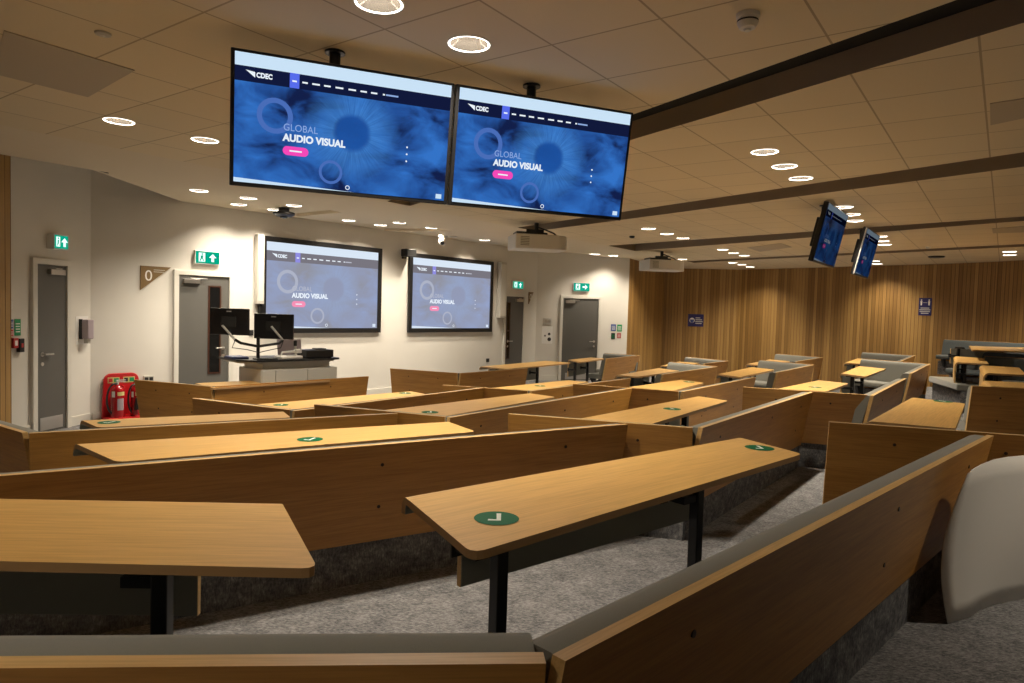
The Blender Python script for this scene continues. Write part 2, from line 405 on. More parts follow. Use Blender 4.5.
# row 2
B(2, (-70, 405), (24.6, 433.5), 'dark oak bench back at the left edge below the first door')
B(2, (29, 433.5), (398, 413.5), 'long oak bench back behind the left table of the second row', trimQ=0.1)
B(2, (314, 404.5), (449, 417.3), 'short oak bench in the third row with a black gap at its right end')
B(2, (450.5, 417.6), (632, 388.3), 'long oak bench back behind the tables in the centre of the room', trimQ=0.1)
B(2, (573, 384), (682, 391.7), 'short dark oak bench just behind the centre table of the second row')
B(2, (684, 391.7), (756, 377.3), 'oak bench back right of the centre, ending before the open aisle')
B(2, (778, 372.5), (814.5, 364.8), 'oak bench with a grey seat showing at its left end, right of the centre aisle')
B(2, (814.5, 364.6), (762, 360), 'grey upholstered backrest joined behind the oak bench with the visible seat')
B(2, (902, 361), (915.4, 355.6), 'tiny oak bench end close to the slatted wall, left of its social distancing sign')
B(2, (915.4, 355.5), (863.9, 352), 'farthest grey backrest under the right-hand hanging screens')
# row 3
B(3, (192, 398.3), (292.5, 410.3), 'thin oak bench back behind the leftmost table of the third row')
B(3, (295, 411), (487, 387.5), 'oak bench back running right from the black gap behind the third row tables', trimQ=0.1)
B(3, (442.6, 385), (530.5, 391), 'short oak bench in front of the middle front-row bench')
B(3, (532, 391), (631, 378.4), 'low dark oak bench back below the grey seat near the front right door')
B(3, (663.5, 374.4), (717.7, 366.7), 'oak bench right of a table with grey modesty panel, before the slatted wall')
B(3, (717.7, 366.5), (672, 361.7), 'grey backrest behind the table before the slatted wall, below the blue face sign')
B(3, (797, 361.5), (823.3, 357.5), 'small oak bench by the slatted wall, behind the bench with the visible seat')
B(3, (823.3, 357.4), (778, 353.7), 'small grey backrest against the slatted wall, left of the hanging screens')
# row 4
B(4, (134, 379.7), (213, 386.7), 'front-row oak bench beside the red extinguisher stand')
B(4, (216, 386.4), (368.8, 376.3), 'front-row oak bench in front of the lectern')
B(4, (390, 368.4), (459, 373.2), 'front-row oak bench under the right-hand projected picture, left half of its pair')
B(4, (461, 373.2), (528, 368.3), 'front-row oak bench under the right-hand projected picture, right half of its pair')
B(4, (607, 358.5), (640, 355.4), 'oak bench with slanted grey side and seat beside the front right door')
B(4, (640, 355.3), (605, 353), 'grey backrest of the corner seat beside the front right door')
B(4, (705, 363.5), (728.7, 361), 'oak bench end at the foot of the slatted wall, right of the blue face sign')
B(4, (728.7, 360.9), (688.4, 356.8), 'farthest grey backrest directly below the blue face sign')
# right-hand bank, seats facing the room
B(0, (1030, 343.3), (945.3, 339.3), 'slate grey bench back against the slatted wall at the right edge, highest of three', top=0.36, fab='navy')
B(0, (1040, 355), (960, 350), 'slate grey bench back at the right edge, middle of three one behind another', top=0.50, fab='navy')
B(0, (1060, 360), (984.8, 356), 'slate grey bench back at the right edge, lowest of three one behind another', top=0.50, fab='navy')

GAPS = ('closing the right end', 'end of the aisle', 'below the first door', 'black gap at its right', 'just behind the centre table', 'thin oak bench', 'short oak bench in front of the middle', 'red extinguisher stand', 'left half of its pair')
CUSH = [(0.028, -0.012), (0.040, -0.006), (0.078, -0.006), (0.100, -0.014), (0.112, -0.032), (0.117, -0.07), (0.122, -0.30), (0.122, -0.34), (0.045, -0.34)]
def rnd_seat():
    y0, y1, z0, z1, r = 0.12, 0.47, 0.345, 0.435, 0.03
    p = [(y0, z0), (y1 - 0.015, z0)]
    for a in range(-90, 91, 30): p.append((y1 - r + r * math.cos(R(a)), (z0 + z1) / 2 + (z1 - z0) / 2 * math.sin(R(a)) * 0.98))
    p.append((y0, z1)); return p
for bd in BEN:
    P = at(*bd['P'], bd['T']); Q = at(*bd['Q'], bd['T']); T = bd['T']
    L = (Q - P).length; zt = 0.778
    bd['Pw'], bd['Qw'], bd['z'] = P, Q, CZ - T - zt
    t = thing('bench', bd['label'], 'bench', frame((P.x, P.y, CZ - T - zt), Q - P))
    if any(g in bd['label'] for g in GAPS): L -= 0.035
    lean = 0.085; hp = 0.485
    kt = 1.3 if 'nearest bench' in bd['label'] else 1.0
    def Y(dz): return lean * (-dz) / hp          # offset of the outer face dz below the top
    Le = L - bd['trim']
    # panel
    mb = MB()
    mb.add([(x, y, z) for x in (0, L) for (y, z) in ((0, zt), (0.028 * kt, zt), (0.028 * kt + lean, zt - hp), (lean, zt - hp))],
           [(0, 3, 2, 1), (4, 5, 6, 7)], 1)
    mb.add([mb.v[i] for i in range(8)], [(0, 4, 7, 3), (1, 2, 6, 5)], 0)
    mb.add([mb.v[i] for i in range(8)], [(0, 1, 5, 4)], 1)
    mb.add([mb.v[i] for i in range(8)], [(3, 7, 6, 2)], 1)
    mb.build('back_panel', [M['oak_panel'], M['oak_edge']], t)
    x0 = 0.16 if 'crossing behind' in bd['label'] else 0.012; x1 = max(L - 0.012, 0.05)
    fab = M[bd['fab']]
    mb = MB().prism([(y * kt + Y(dz), zt + dz) for y, dz in CUSH], 'x', x0, x1)
    mb.build('back_cushion', fab, t, smooth=True, bevel=0.004)
    sx1 = x1 - bd['trim']
    MB().prism(rnd_seat(), 'x', x0 + 0.01, sx1 - 0.01).build('seat', fab, t, smooth=True)
    zb = zt - hp
    MB().prism([(lean + 0.012, 0.0), (0.30, 0.0), (0.30, zb + 0.005), (lean + 0.012, zb - 0.001)], 'x', x0 if x0 > 0.1 else 0.0, L).build('carpeted_plinth', M['riser'], t)
    n = max(2, round(L / 0.9))
    for i in range(n):
        x = 0.10 + (sx1 - 0.25) * i / (n - 1)
        br = MB()
        br.prism([(0.301, zb - 0.12), (0.33, zb - 0.12), (0.43, 0.335), (0.43, 0.345), (0.301, 0.345)], 'x', x, x + 0.05)
        br.build('seat_bracket', M['darkgap'], t)
    if L > 0.7:
        for x in ((0.13 * L, 0.55 * L, 0.87 * L) if L > 2.4 else (0.28 * L, 0.72 * L)):
            for dz in (-0.10, -0.31):
                s = MB(); s.tube([(x, Y(dz) - 0.003, zt + dz), (x, Y(dz) + 0.001, zt + dz)], 0.0085, 10)
                s.build('screw', M['screw'], t)

P_, Q_ = at(928.6, 376, 0.90), at(957, 384, 0.90)
t = thing('backless_bench', 'low grey upholstered seat without a back, left of the rolled-edge tables', 'bench seat', frame((P_.x, P_.y, CZ - 1.30), Q_ - P_))
L_ = (Q_ - P_).length
MB().box(0, L_, 0.0, 0.42, 0.30, 0.40).build('seat', M['fabric'], t, bevel=0.02)
MB().box(0.02, L_ - 0.02, 0.06, 0.36, 0.0, 0.30).build('carpeted_plinth', M['riser'], t)
# ---- tiers: carpeted floor slabs, each ending under the benches of the next row
def line(k, idx): return BEN[idx]
def by(k): return [b for b in BEN if b['k'] == k]
def slab(name, k, path):
    z = CZ - row_floor(k)
    pts = [(p[0], p[1]) for p in path]
    poly = pts + [(11.45, pts[-1][1]), (11.45, BACK + 0.01), (-5.70, BACK + 0.01), (-5.70, pts[0][1])]
    mb = MB().prism(poly, 'z', 0.001 * (5 - k), z)
    return struct(mb.build(name, M['carpet']))
def find(s):
    for b in BEN:
        if s in b['label']: return b
    raise KeyError(s)
def pt(s, end='P', off=0.13):
    b = find(s); d = (b['Qw'] - b['Pw']).normalized(); n = Vector((-d.y, d.x, 0))
    p = b[end + 'w'] + n * off; return (p.x, p.y)
slab('floor_tier', -1, [(-5.0, 0.95), pt('nearest bench'), pt('nearest bench', 'Q'), pt('bottom right foreground'), pt('bottom right foreground', 'Q'), (3.3, 3.45), (6.0, 4.7), (7.4, 5.6), (9.5, 7.0), (11.0, 8.5)])
slab('floor_tier', 0, [(-5.0, 2.0), pt('reaching the left edge'), pt('reaching the left edge', 'Q'), pt('behind the right end of the centre'), pt('behind the right end of the centre', 'Q'), pt('narrow foreshortened'), pt('narrow foreshortened', 'Q'), pt('dark side profile'), pt('dark side profile', 'Q'), (8.5, 12.0), (10.0, 13.0)])
slab('floor_tier', 1, [(-5.0, 3.4), pt('below the first door'), pt('second row'), pt('second row', 'Q'), pt('centre of the room'), pt('centre of the room', 'Q'), pt('ending before the open'), pt('ending before the open', 'Q'), pt('showing at its left end'), pt('showing at its left end', 'Q'), (6.3, 12.2), (8.0, 14.2), (9.0, 15.2)])
slab('floor_tier', 2, [(-5.0, 4.3), (-3.2, 4.85), pt('thin oak bench', 'P'), pt('thin oak bench', 'Q'), pt('running right from the black'), pt('running right from the black', 'Q'), pt('low dark oak'), pt('low dark oak', 'Q'), pt('grey modesty panel'), pt('grey modesty panel', 'Q'), (4.6, 12.7), (5.6, 13.5), (7.0, 15.0)])

# ------------------------------------------------------------------ tables
def sticker(t, x, y, z, ang):
    s = MB(); s.lathe([(0.0, z + 0.0012), (0.055, z + 0.0012), (0.055, z + 0.0002)], 28)
    o = MB(); 
    d = MB(); d.disc((0, 0, 0), 0.062, 32)
    st = d.build('sticker', M['sticker'], t, M4=Matrix.Translation((x, y, z + 0.0012)) @ Matrix.Rotation(ang, 4, 'Z'))
    k = MB()
    k.add([(-0.034, -0.004, 0), (-0.024, 0.006, 0), (-0.008, -0.012, 0), (-0.006, -0.026, 0)], [(0, 3, 2, 1)])
    k.add([(-0.006, -0.026, 0), (-0.008, -0.010, 0), (0.026, 0.032, 0), (0.036, 0.024, 0)], [(0, 1, 2, 3)])
    k.build('tick', M['stickerw'], st, M4=Matrix.Translation((0, 0, 0.0008)))
def table(h, FL, FR, NR, NL, label, stickers=(), inset=0.28, legr=0.14):
    # h: table top below the camera; FL, FR ends of the rolled-down edge, NR, NL ends of the edge at the seats
    c = [at(*p, h) for p in (FL, FR, NR, NL)]
    u = (c[1] - c[0]).normalized()
    zt = 0.766
    mid = sum(c, Vector()) / 4
    t = thing('bench_table', label, 'table', frame((mid.x, mid.y, CZ - h - zt), u))
    inv = t.matrix_world.inverted()
    fl, fr, nr, nl = [inv @ p for p in c]
    th, r, rc = 0.022, 0.045, 0.035
    dl = (fl - nl).normalized(); dr = (fr - nr).normalized()
    fl = fl + dl * 0.022; fr = fr + dr * 0.022
    st = []                                        # stations: left point, right point, normal (y, z)
    wl, wr = (fl - nl).length, (fr - nr).length
    for a in (0, 30, 60, 90):
        s = rc * (1 - math.cos(R(a))); ins = rc * (1 - math.sin(R(a)))
        st.append((nl + dl * s + Vector((ins, 0, 0)), nr + dr * s - Vector((ins, 0, 0)), 0, 1))
    st.append((nl + dl * (wl - r), nr + dr * (wr - r), 0, 1))
    for a in (20, 45, 70, 90):
        ll = nl + dl * (wl - r + r * math.sin(R(a))); rr = nr + dr * (wr - r + r * math.sin(R(a)))
        dz = -r * (1 - math.cos(R(a)))
        st.append((ll + Vector((0, 0, dz)), rr + Vector((0, 0, dz)), math.sin(R(a)), math.cos(R(a))))
    ll, rr = st[-1][0] - Vector((0, 0, 0.012)), st[-1][1] - Vector((0, 0, 0.012)); st.append((ll, rr, 1, 0))
    for s in st: s[0].z += 0; 
    m = MB(); vs = []
    for l, rr, ny, nz in st:
        off = Vector((0, ny, nz)) * th
        vs += [l, rr, rr - off, l - off]
    n = len(st)
    for i in range(n - 1):
        a, b = 4 * i, 4 * i + 4
        m.add([vs[a], vs[a + 1], vs[b + 1], vs[b]], [(0, 1, 2, 3)], 0)
        m.add([vs[a + 3], vs[a + 2], vs[b + 2], vs[b + 3]], [(0, 3, 2, 1)], 2)
        m.add([vs[a], vs[b], vs[b + 3], vs[a + 3]], [(0, 1, 2, 3)], 1)
        m.add([vs[a + 1], vs[a + 2], vs[b + 2], vs[b + 1]], [(0, 1, 2, 3)], 1)
    m.add(vs[:4], [(0, 3, 2, 1)], 1); m.add(vs[-4:], [(0, 1, 2, 3)], 1)
    o = m.build('table_top', [M['oak_top'], M['ply_edge'], M['grey_lam']], t)
    bm = bmesh.new(); bm.from_mesh(o.data); bmesh.ops.remove_doubles(bm, verts=bm.verts, dist=1e-5); bmesh.ops.recalc_face_normals(bm, faces=bm.faces); bm.to_mesh(o.data); bm.free()
    xl = (fl.x + nl.x) / 2; xr = (fr.x + nr.x) / 2; yf = (fl.y + fr.y) / 2
    L = xr - xl; ins = min(inset, L * 0.16 * inset / 0.28)
    p = MB(); x0, x1 = xl + ins, xr - ins
    z1, z0 = zt - 0.062, zt - 0.335
    p.box(x0, x1, yf - 0.020, yf, z0, z1, 1)
    p.box(x0 + 0.001, x1 - 0.001, yf - 0.0225, yf - 0.0198, z0 + 0.001, z1, 2)
    p.build('modesty_panel', [M['oak_top'], M['oak_edge'], M['grey_lam']], t)
    for x in (xl + ins + 0.07, xr - ins - legr):
        lg = MB(); y = yf - 0.13
        lg.box(x - 0.022, x + 0.022, y - 0.022, y + 0.022, 0.008, zt - th - 0.03)
        lg.box(x - 0.05, x + 0.05, y - 0.07, y + 0.07, 0.0, 0.008)
        g = lg.build('leg', M['black'], t, bevel=0.004)
        ar = MB()
        ar.box(x - 0.02, x + 0.02, y - min(0.16, yf * 1.0), yf - 0.055, zt - th - 0.03, zt - th)
        ar.box(x - 0.105, x - 0.025, y - 0.012, y + 0.012, zt - 0.205, zt - 0.175)
        ar.box(x - 0.105, x - 0.075, y + 0.012, yf - 0.023, zt - 0.205, zt - 0.175)
        ar.box(x - 0.115, x - 0.065, yf - 0.031, yf - 0.023, zt - 0.225, zt - 0.155)
        ar.build('bracket', M['black'], g)
    for px, py in stickers:
        q = inv @ at(px, py, h); sticker(t, q.x, q.y, zt, 0.0)
    return t
TT = lambda k: row_top(k) + 0.012
table(TT(0), (-345, 491), (281.6, 502.2), (318, 568.5), (-390, 552), 'nearest left table, cut off by the left edge, no sticker', (), 0.37, 0.05)
table(TT(0), (404, 496), (738, 437), (803, 454), (472, 553), 'large foreground centre table with a green tick sticker at each end', [(496.5, 518.5), (759.5, 448)])
table(TT(0), (868, 421), (911, 397.3), (965.5, 403.5), (955, 428.5), 'table seen lengthwise at the right, behind the foreground bench', [(943, 401.5)])
table(TT(1), (75, 443.4), (447, 421.2), (476, 431.7), (117, 462), 'long table on the left, second from the nearest, one green sticker', [(310, 439.5)])
table(TT(1), (577, 418.4), (697, 396), (728.6, 400.8), (650, 424.2), 'table right behind the centre foreground table, sticker near its middle', [(672, 409)])
table(TT(1), (776, 388.6), (817, 380), (849, 383.4), (826, 391.4), 'table behind the short bench at the end of the right aisle', [(815, 387.3)])
table(TT(1), (840.4, 373.4), (858.6, 366), (886, 368.7), (865.6, 376.6), 'small oak table on a black pole leg in front of the wide grey backrest')
table(TT(2), (81, 420), (282.6, 411), (291, 417.5), (98, 427.5), 'yellowish table in front of the red extinguisher stand, one sticker at its left end', [(109, 422.5)])
table(TT(2), (380, 410), (528, 393), (556, 397), (446, 416.0), 'table in the middle of the room with a bluish green sticker at its left', [(430, 412.3)])
table(TT(2), (626, 387.0), (680, 379.5), (704.5, 382.8), (673, 390.6), 'table right of the middle with a sticker at its right end', [(689, 382)])
table(TT(2), (717, 374), (751, 367), (774.7, 369.6), (740, 377), 'pale oak table left of the bench with the visible grey seat')
table(TT(2), (844.5, 362.8), (857.4, 358.2), (880, 360.5), (868, 364), 'farthest little table under the right-hand hanging screens')
table(TT(3), (255, 404), (409, 391), (426, 394), (293, 409.5), 'long table behind the lectern-side front bench, two stickers', [(280.8, 405), (405, 393.2)])
table(TT(3), (490, 387.8), (566.5, 380), (589.4, 382), (533, 390.5), 'pale table in front of the front-row pair of benches at the centre', [(540, 386)])
table(TT(3), (616, 375), (657.6, 368), (679.6, 370.8), (638.6, 376.6), 'table with grey modesty panel in front of the grey backrest at the wood wall')
table(TT(3), (746.4, 364), (769, 359.3), (790, 361.3), (768, 365.8), 'small table by the slatted wall, right of the blue face sign')
table(TT(4), (195, 383), (317, 376.8), (331, 380), (212, 388), 'front-row table standing before the lectern')
table(TT(4), (480.4, 366.4), (544.6, 360.7), (571, 362.8), (507, 369), 'front-row table below the narrow right-hand door with a glazed strip')
table(TT(4), (568.4, 359.7), (590, 357.3), (606, 358.6), (580, 362), 'small table in front of the plain grey front right door')
table(TT(4), (661, 365.6), (678, 361.5), (700, 363), (684, 367), 'half-hidden table directly below the blue face sign')
table(0.40, (969, 345.8), (1060, 348.7), (1062, 353), (972, 349.8), 'highest orange table at the right edge, before the topmost slate bench')
table(0.57, (957, 362.2), (955, 356.2), (984, 358), (989, 364), 'table with its rolled oak edge facing left, farther of two at the right edge')
table(0.57, (986.6, 372.9), (981.3, 365.2), (1019, 367.5), (1027, 375), 'table with its rolled oak edge facing left, nearer of two at the right edge')
table(0.57, (990, 386), (983.5, 380.6), (1024, 382.5), (1034, 388.5), 'table top just showing above the oak bench back at the right edge')

# ------------------------------------------------------------------ ceiling
gB = at(1005, 322, -1)  # unused guard
bdir = Vector((math.sin(TILE_ROT), math.cos(TILE_ROT)))        # direction of the long grid lines in plan
bn = Vector((bdir.y, -bdir.x))                                 # to their right
e1 = at(226, 170, -H1).xy; e2 = at(93, 170, -H1).xy
def side(p, e): return (p - e).dot(bn)
e2off = side(e2, e1)
far = 21.5
P1a = e1 - bdir * 12; P1b = e1 + bdir * 18
P2a = e2 - bdir * 12; P2b = e2 + bdir * 18
# downlights: pixel of each, F = front ceiling
DL = [((379, 3), ''), ((469, 44), ''), ((119, 121), ''), ((205, 140), ''), ((764.7, 151.7), ''), ((784.5, 166.2), ''), ((800.9, 178.2), ''),
      ((648.4, 228.6), ''), ((666.7, 233.8), ''), ((682.9, 238), ''), ((722.7, 249.5), ''), ((733.7, 252.9), ''), ((744.2, 255.5), ''),
      ((732.8, 262.6), ''), ((742, 264.6), ''), ((750.3, 266.8), ''), ((843.4, 207), ''), ((851, 214.4), ''), ((854.6, 220.6), ''),
      ((879.8, 236.3), ''), ((882, 240.9), ''), ((884.7, 244.5), ''), ((874.6, 260.9), ''), ((876.8, 263.7), ''), ((1009.6, 251.5), ''), ((1009.6, 254.9), ''),
      ((199, 190.5), 'F'), ((248.5, 198), 'F'), ((236.8, 204.7), 'F'), ((294, 205.5), 'F'), ((272.6, 210), 'F'), ((344, 220.8), 'F'), ((374.4, 225.5), 'F'),
      ((399.5, 222.6), 'F'), ((432, 227.7), 'F'), ((428.3, 233.8), 'F'), ((484, 236.6), 'F'), ((473, 240.7), 'F'), ((560.8, 254.7), 'F'), ((580.6, 252.9), 'F'), ((574.3, 257), 'F'),
      ((622.5, 260.8), 'F'), ((634.5, 262.8), 'F')]
spots = []
for (p, fl) in DL:
    q = at(*p, -(H2 if fl else H1)); s1 = side(q.xy, e1)
    if fl:                                         # front lamps hang at least 0.55 m off the wall
        for i_ in (2, 3):
            u_ = (W[i_ + 1] - W[i_]).normalized(); n_ = Vector((-u_.y, u_.x)); d_ = (q.xy - W[i_]).dot(n_)
            if d_ > -0.55: q.x += n_.x * (-0.55 - d_); q.y += n_.y * (-0.55 - d_)
        if side(q.xy, e2) > -0.12:
            q.z = CZ + H1; zone = 'T' if side(q.xy, e1) > 0 else 'S'
        else: zone = 'F'
    else: zone = 'T' if s1 > 0 else 'S'
    spots.append([q.x, q.y, q.z, zone])
# unseen lamps added beside and behind the camera to light the foreground
for x, y in ((-3.9, 1.2), (-1.6, -0.5), (3.6, 2.5), (6.2, 2.6)):
    spots.append([x, y, CZ + H1, 'T'])
def clear(p, ls):                                  # keep holes away from zone borders
    return p
for s in spots:
    q = Vector(s[:2])
    for e in (e1, e2):
        d = side(q, e)
        if abs(d) < 0.17:
            sgn = {('T', 0): 1, ('S', 0): -1, ('S', 1): 1, ('F', 1): -1}.get((s[3], 0 if e is e1 else 1), 1)
            q = q + bn * (sgn * 0.17 - d)
    s[0], s[1] = q.x, q.y
# recessed slots
def isect(a, b, c, d):
    r = b - a; s = d - c; t = (c - a).cross(s) / r.cross(s); return a + r * t
SL = []
for n1, n2, f1, f2, xr in (((684, 96.4), (956.5, 0), (634, 139), (1024, 22.6), 9.6), ((804, 184.9), (1024, 152.2), (804, 195.7), (1024, 166.6), 10.4),
                           ((876, 226.9), (1024, 216.5), (876, 232.3), (1024, 220.8), 10.4), ((875, 251.6), (1024, 244), (875, 253.8), (1024, 246.5), 9.6)):
    N1, N2, F1, F2 = [at(*p, -H1).xy for p in (n1, n2, f1, f2)]
    ea, eb = e1 + bn * 0.04, e1 + bn * 0.04 + bdir
    a = isect(N1, N2, ea, eb); b = isect(F1, F2, ea, eb)
    c = F1 + (F2 - F1) * ((xr - F1.x) / (F2.x - F1.x)); d = N1 + (N2 - N1) * ((xr - N1.x) / (N2.x - N1.x))
    SL.append([a, b, c, d])                        # near-left, far-left, far-right, near-right
def inside(p, poly):
    r = False; n = len(poly)
    for i in range(n):
        a, b = poly[i], poly[(i + 1) % n]
        if (a.y > p.y) != (b.y > p.y) and p.x < (b.x - a.x) * (p.y - a.y) / (b.y - a.y) + a.x: r = not r
    return r
def dist_seg(p, a, b):
    t = max(0, min(1, (p - a).dot(b - a) / (b - a).length_squared)); return (p - a - (b - a) * t).length
for px, py in ((350, 160), (455, 172), (560, 186)):  # three of the near rows hang behind the big televisions
    q = at(px, py, -H1); spots.append([q.x, q.y, q.z, 'T' if side(q.xy, e1) > 0 else 'S'])
for s in spots:                                    # never let a lamp overlap a slot
    for q in SL:
        for _ in range(30):
            p = Vector(s[:2])
            if inside(p, q) or min(dist_seg(p, q[i], q[(i + 1) % 4]) for i in range(4)) < 0.15:
                s[1] -= 0.05
            else: break
LR = 0.105
def ceiling_sheet(name, poly, holes, z, m):
    cu = bpy.data.curves.new(name, 'CURVE'); cu.dimensions = '2D'; cu.fill_mode = 'BOTH'
    def sp(pts):
        s = cu.splines.new('POLY'); s.points.add(len(pts) - 1); s.use_cyclic_u = True
        for i, p in enumerate(pts): s.points[i].co = (p[0], p[1], 0, 1)
    sp(poly)
    for h in holes: sp(h)
    t = bpy.data.objects.new(name, cu); me = bpy.data.meshes.new_from_object(t); bpy.data.objects.remove(t)
    me.materials.clear(); me.materials.append(m); me.name = name
    o = bpy.data.objects.new(name, me); COL.objects.link(o); o.location.z = z
    return struct(o)
def circ(s): return [(s[0] + LR * math.cos(2 * math.pi * i / 28), s[1] + LR * math.sin(2 * math.pi * i / 28)) for i in range(28)]
holesT = [circ(s) for s in spots if s[3] == 'T'] + [[tuple(p) for p in q] for q in SL]
zc = CZ + H1
def cut(a, b, yv): t = (yv - a.y) / (b.y - a.y); return a + (b - a) * t
wl = -5.83
def atx(e, x): t = (x - e.x) / bdir.x; return (x, e.y + bdir.y * t)
E1end = isect(e1, e1 + bdir, W[5], W[6]); E2end = isect(e2, e2 + bdir, W[3], W[4])
ceiling_sheet('ceiling', [(wl, BACK), atx(e1, wl), tuple(E1end), tuple(W[6]), tuple(W[7]), tuple(W[8]), tuple(W[9]), tuple(W[10]), (11.5, BACK)], holesT, zc, M['tiles'])
ceiling_sheet('ceiling', [atx(e1, wl), atx(e2, wl), tuple(E2end), tuple(W[4]), tuple(W[5]), tuple(E1end)], [circ(s) for s in spots if s[3] == 'S'], zc, M['plaster'])
fl0 = at(93, 170, -H2).xy
ceiling_sheet('ceiling', [tuple(fl0), (-4.93, 10.16), tuple(W[3]), tuple(E2end), tuple(e2)], [circ(s) for s in spots if s[3] == 'F'], CZ + H2, M['plaster'])
struct(MB().add([(e2.x, e2.y, zc), (E2end.x, E2end.y, zc), (E2end.x, E2end.y, CZ + H2), (e2.x, e2.y, CZ + H2)], [(0, 1, 2, 3)]).build('trim_1', M['plaster']))
struct(MB().prism([(p[0] * 1.0, p[1]) for p in ([(-6.2, BACK - 0.1), (-6.2, 8.0)] + [(p.x + (0.1 if p.x > 0 else -0.1), p.y + 0.1) for p in W] + [(11.6, BACK - 0.1)])], 'z', ZT, ZT + 0.05).build('ceiling', M['plaster']))
struct(MB().prism([tuple(at(68, 161, -H1).xy), tuple(at(93, 170, -H1).xy), tuple(at(93, 170, -H1).xy + Vector((0.04, 0.22))), tuple(at(68, 161, -H1).xy + Vector((0, 0.25)))], 'z', zc + 0.005, zc + 0.12).build('slit_shade', M['voidblack']))  # black block standing in for the shadow in the open slit beside the soffit
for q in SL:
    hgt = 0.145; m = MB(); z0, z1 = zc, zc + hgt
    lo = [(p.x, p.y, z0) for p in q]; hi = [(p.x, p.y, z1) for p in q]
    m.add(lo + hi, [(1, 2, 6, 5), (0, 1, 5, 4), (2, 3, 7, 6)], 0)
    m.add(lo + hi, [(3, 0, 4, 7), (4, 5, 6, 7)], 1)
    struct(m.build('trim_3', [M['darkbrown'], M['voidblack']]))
# wedge-shaped down-stands of the front ceiling
def wedge(pts, dz, m):
    z = CZ + H2; q = [at(*p, -(H2 - 0.0)).xy for p in pts]
    struct(MB().prism([tuple(p) for p in q], 'z', z - dz, z - 0.002).build('trim_4', m))
wedge([(296, 213.5), (352, 208), (384, 213.5), (320, 216.5)], 0.05, M['plaster'])
wedge([(384, 228.5), (470, 229), (500, 235.5), (500, 238), (430, 232)], 0.04, M['plaster'])

# ------------------------------------------------------------------ downlights
def downlight():
    t = thing('ceiling_downlight', '', 'ceiling light')
    MB().lathe([(LR - 0.004, 0.0), (LR + 0.010, -0.004), (LR + 0.012, -0.001), (LR + 0.012, 0.0)], 32).build('trim_ring', M['white'], t, smooth=True)
    MB().lathe([(LR - 0.005, 0.006), (LR - 0.003, -0.001), (LR + 0.002, -0.005), (LR + 0.006, -0.003)], 32).build('glowing_rim', M['ring'], t, smooth=True)
    MB().lathe([(LR - 0.004, 0.0), (LR - 0.018, 0.035), (0.068, 0.075), (0.045, 0.095)], 32).build('reflector', M['reflector'], t, smooth=True)
    MB().lathe([(LR + 0.001, 0.001), (LR + 0.001, 0.11), (0.0001, 0.11)], 24).build('can', M['canblack'], t)
    l = bpy.data.lights.new('downlight_lamp', 'AREA'); l.shape = 'DISK'; l.size = 0.10; l.energy = LAMP_W; l.color = LAMP_COL; l.spread = R(142)
    lo = bpy.data.objects.new('lamp', l); COL.objects.link(lo); lo.parent = t; lo.location = (0, 0, 0.088)
    return t
LAB = ['round downlight at the top edge of the view, above the left hanging television', 'large bright round downlight above the gap between the two big televisions',
       'round downlight at the upper left, leftmost of all', 'round downlight just left of the big left television', 'left one of three downlights in a slanting line at upper right',
       'middle one of three downlights in a slanting line at upper right', 'right one of three downlights in a slanting line at upper right']
proto = downlight()
names = ['upper right', 'projector', 'wood wall']
for i, s in enumerate(spots):
    o = proto if i == 0 else copy_tree(proto)
    o.location = (s[0], s[1], s[2]); o['group'] = 'round ceiling downlights'
    if i < len(LAB): o['label'] = LAB[i]
    elif 7 <= i <= 9: o['label'] = 'distant downlight, %s of three between the two projectors' % ('left', 'middle', 'right')[i - 7]
    elif 10 <= i <= 12: o['label'] = 'distant downlight, %s of the upper three near the slatted wall' % ('left', 'middle', 'right')[i - 10]
    elif 13 <= i <= 15: o['label'] = 'distant downlight, %s of the lowest three at the slatted wall' % ('left', 'middle', 'right')[i - 13]
    elif 16 <= i <= 18: o['label'] = 'downlight right of the nearer side screen, %s of three' % ('top', 'middle', 'bottom')[i - 16]
    elif 19 <= i <= 21: o['label'] = 'downlight right of the farther side screen, %s of three' % ('top', 'middle', 'bottom')[i - 19]
    elif 22 <= i <= 23: o['label'] = 'low downlight beside the bottom of the farther side screen, %s of two' % ('upper', 'lower')[i - 22]
    elif 24 <= i <= 25: o['label'] = '%s of the stacked pair of downlights at the far right edge' % ('upper', 'lower')[i - 24]
    elif i < 43:
        nm = ['leftmost downlight over the left front door', 'second downlight from the left under the big left television', 'lower downlight left of the small dark ceiling unit', 'downlight right above the small dark ceiling unit',
              'downlight hidden partly behind the small dark ceiling unit', 'downlight above the right end of the left projected picture', 'downlight over the gap between the projected pictures, left one',
              'downlight over the gap between the projected pictures, right one', 'upper downlight just left of the dome camera', 'lower downlight just left of the dome camera', 'upper downlight between dome camera and nearer projector', 'lower downlight between dome camera and nearer projector',
              'left downlight right of the nearer projector', 'top downlight right of the nearer projector', 'lower downlight right of the nearer projector', 'left downlight beside the farther projector', 'right downlight beside the farther projector'][i - 26]
        o['label'] = nm
    else:
        o['label'] = 'unseen ceiling downlight added beyond the edges of view, or hanging behind the big televisions'

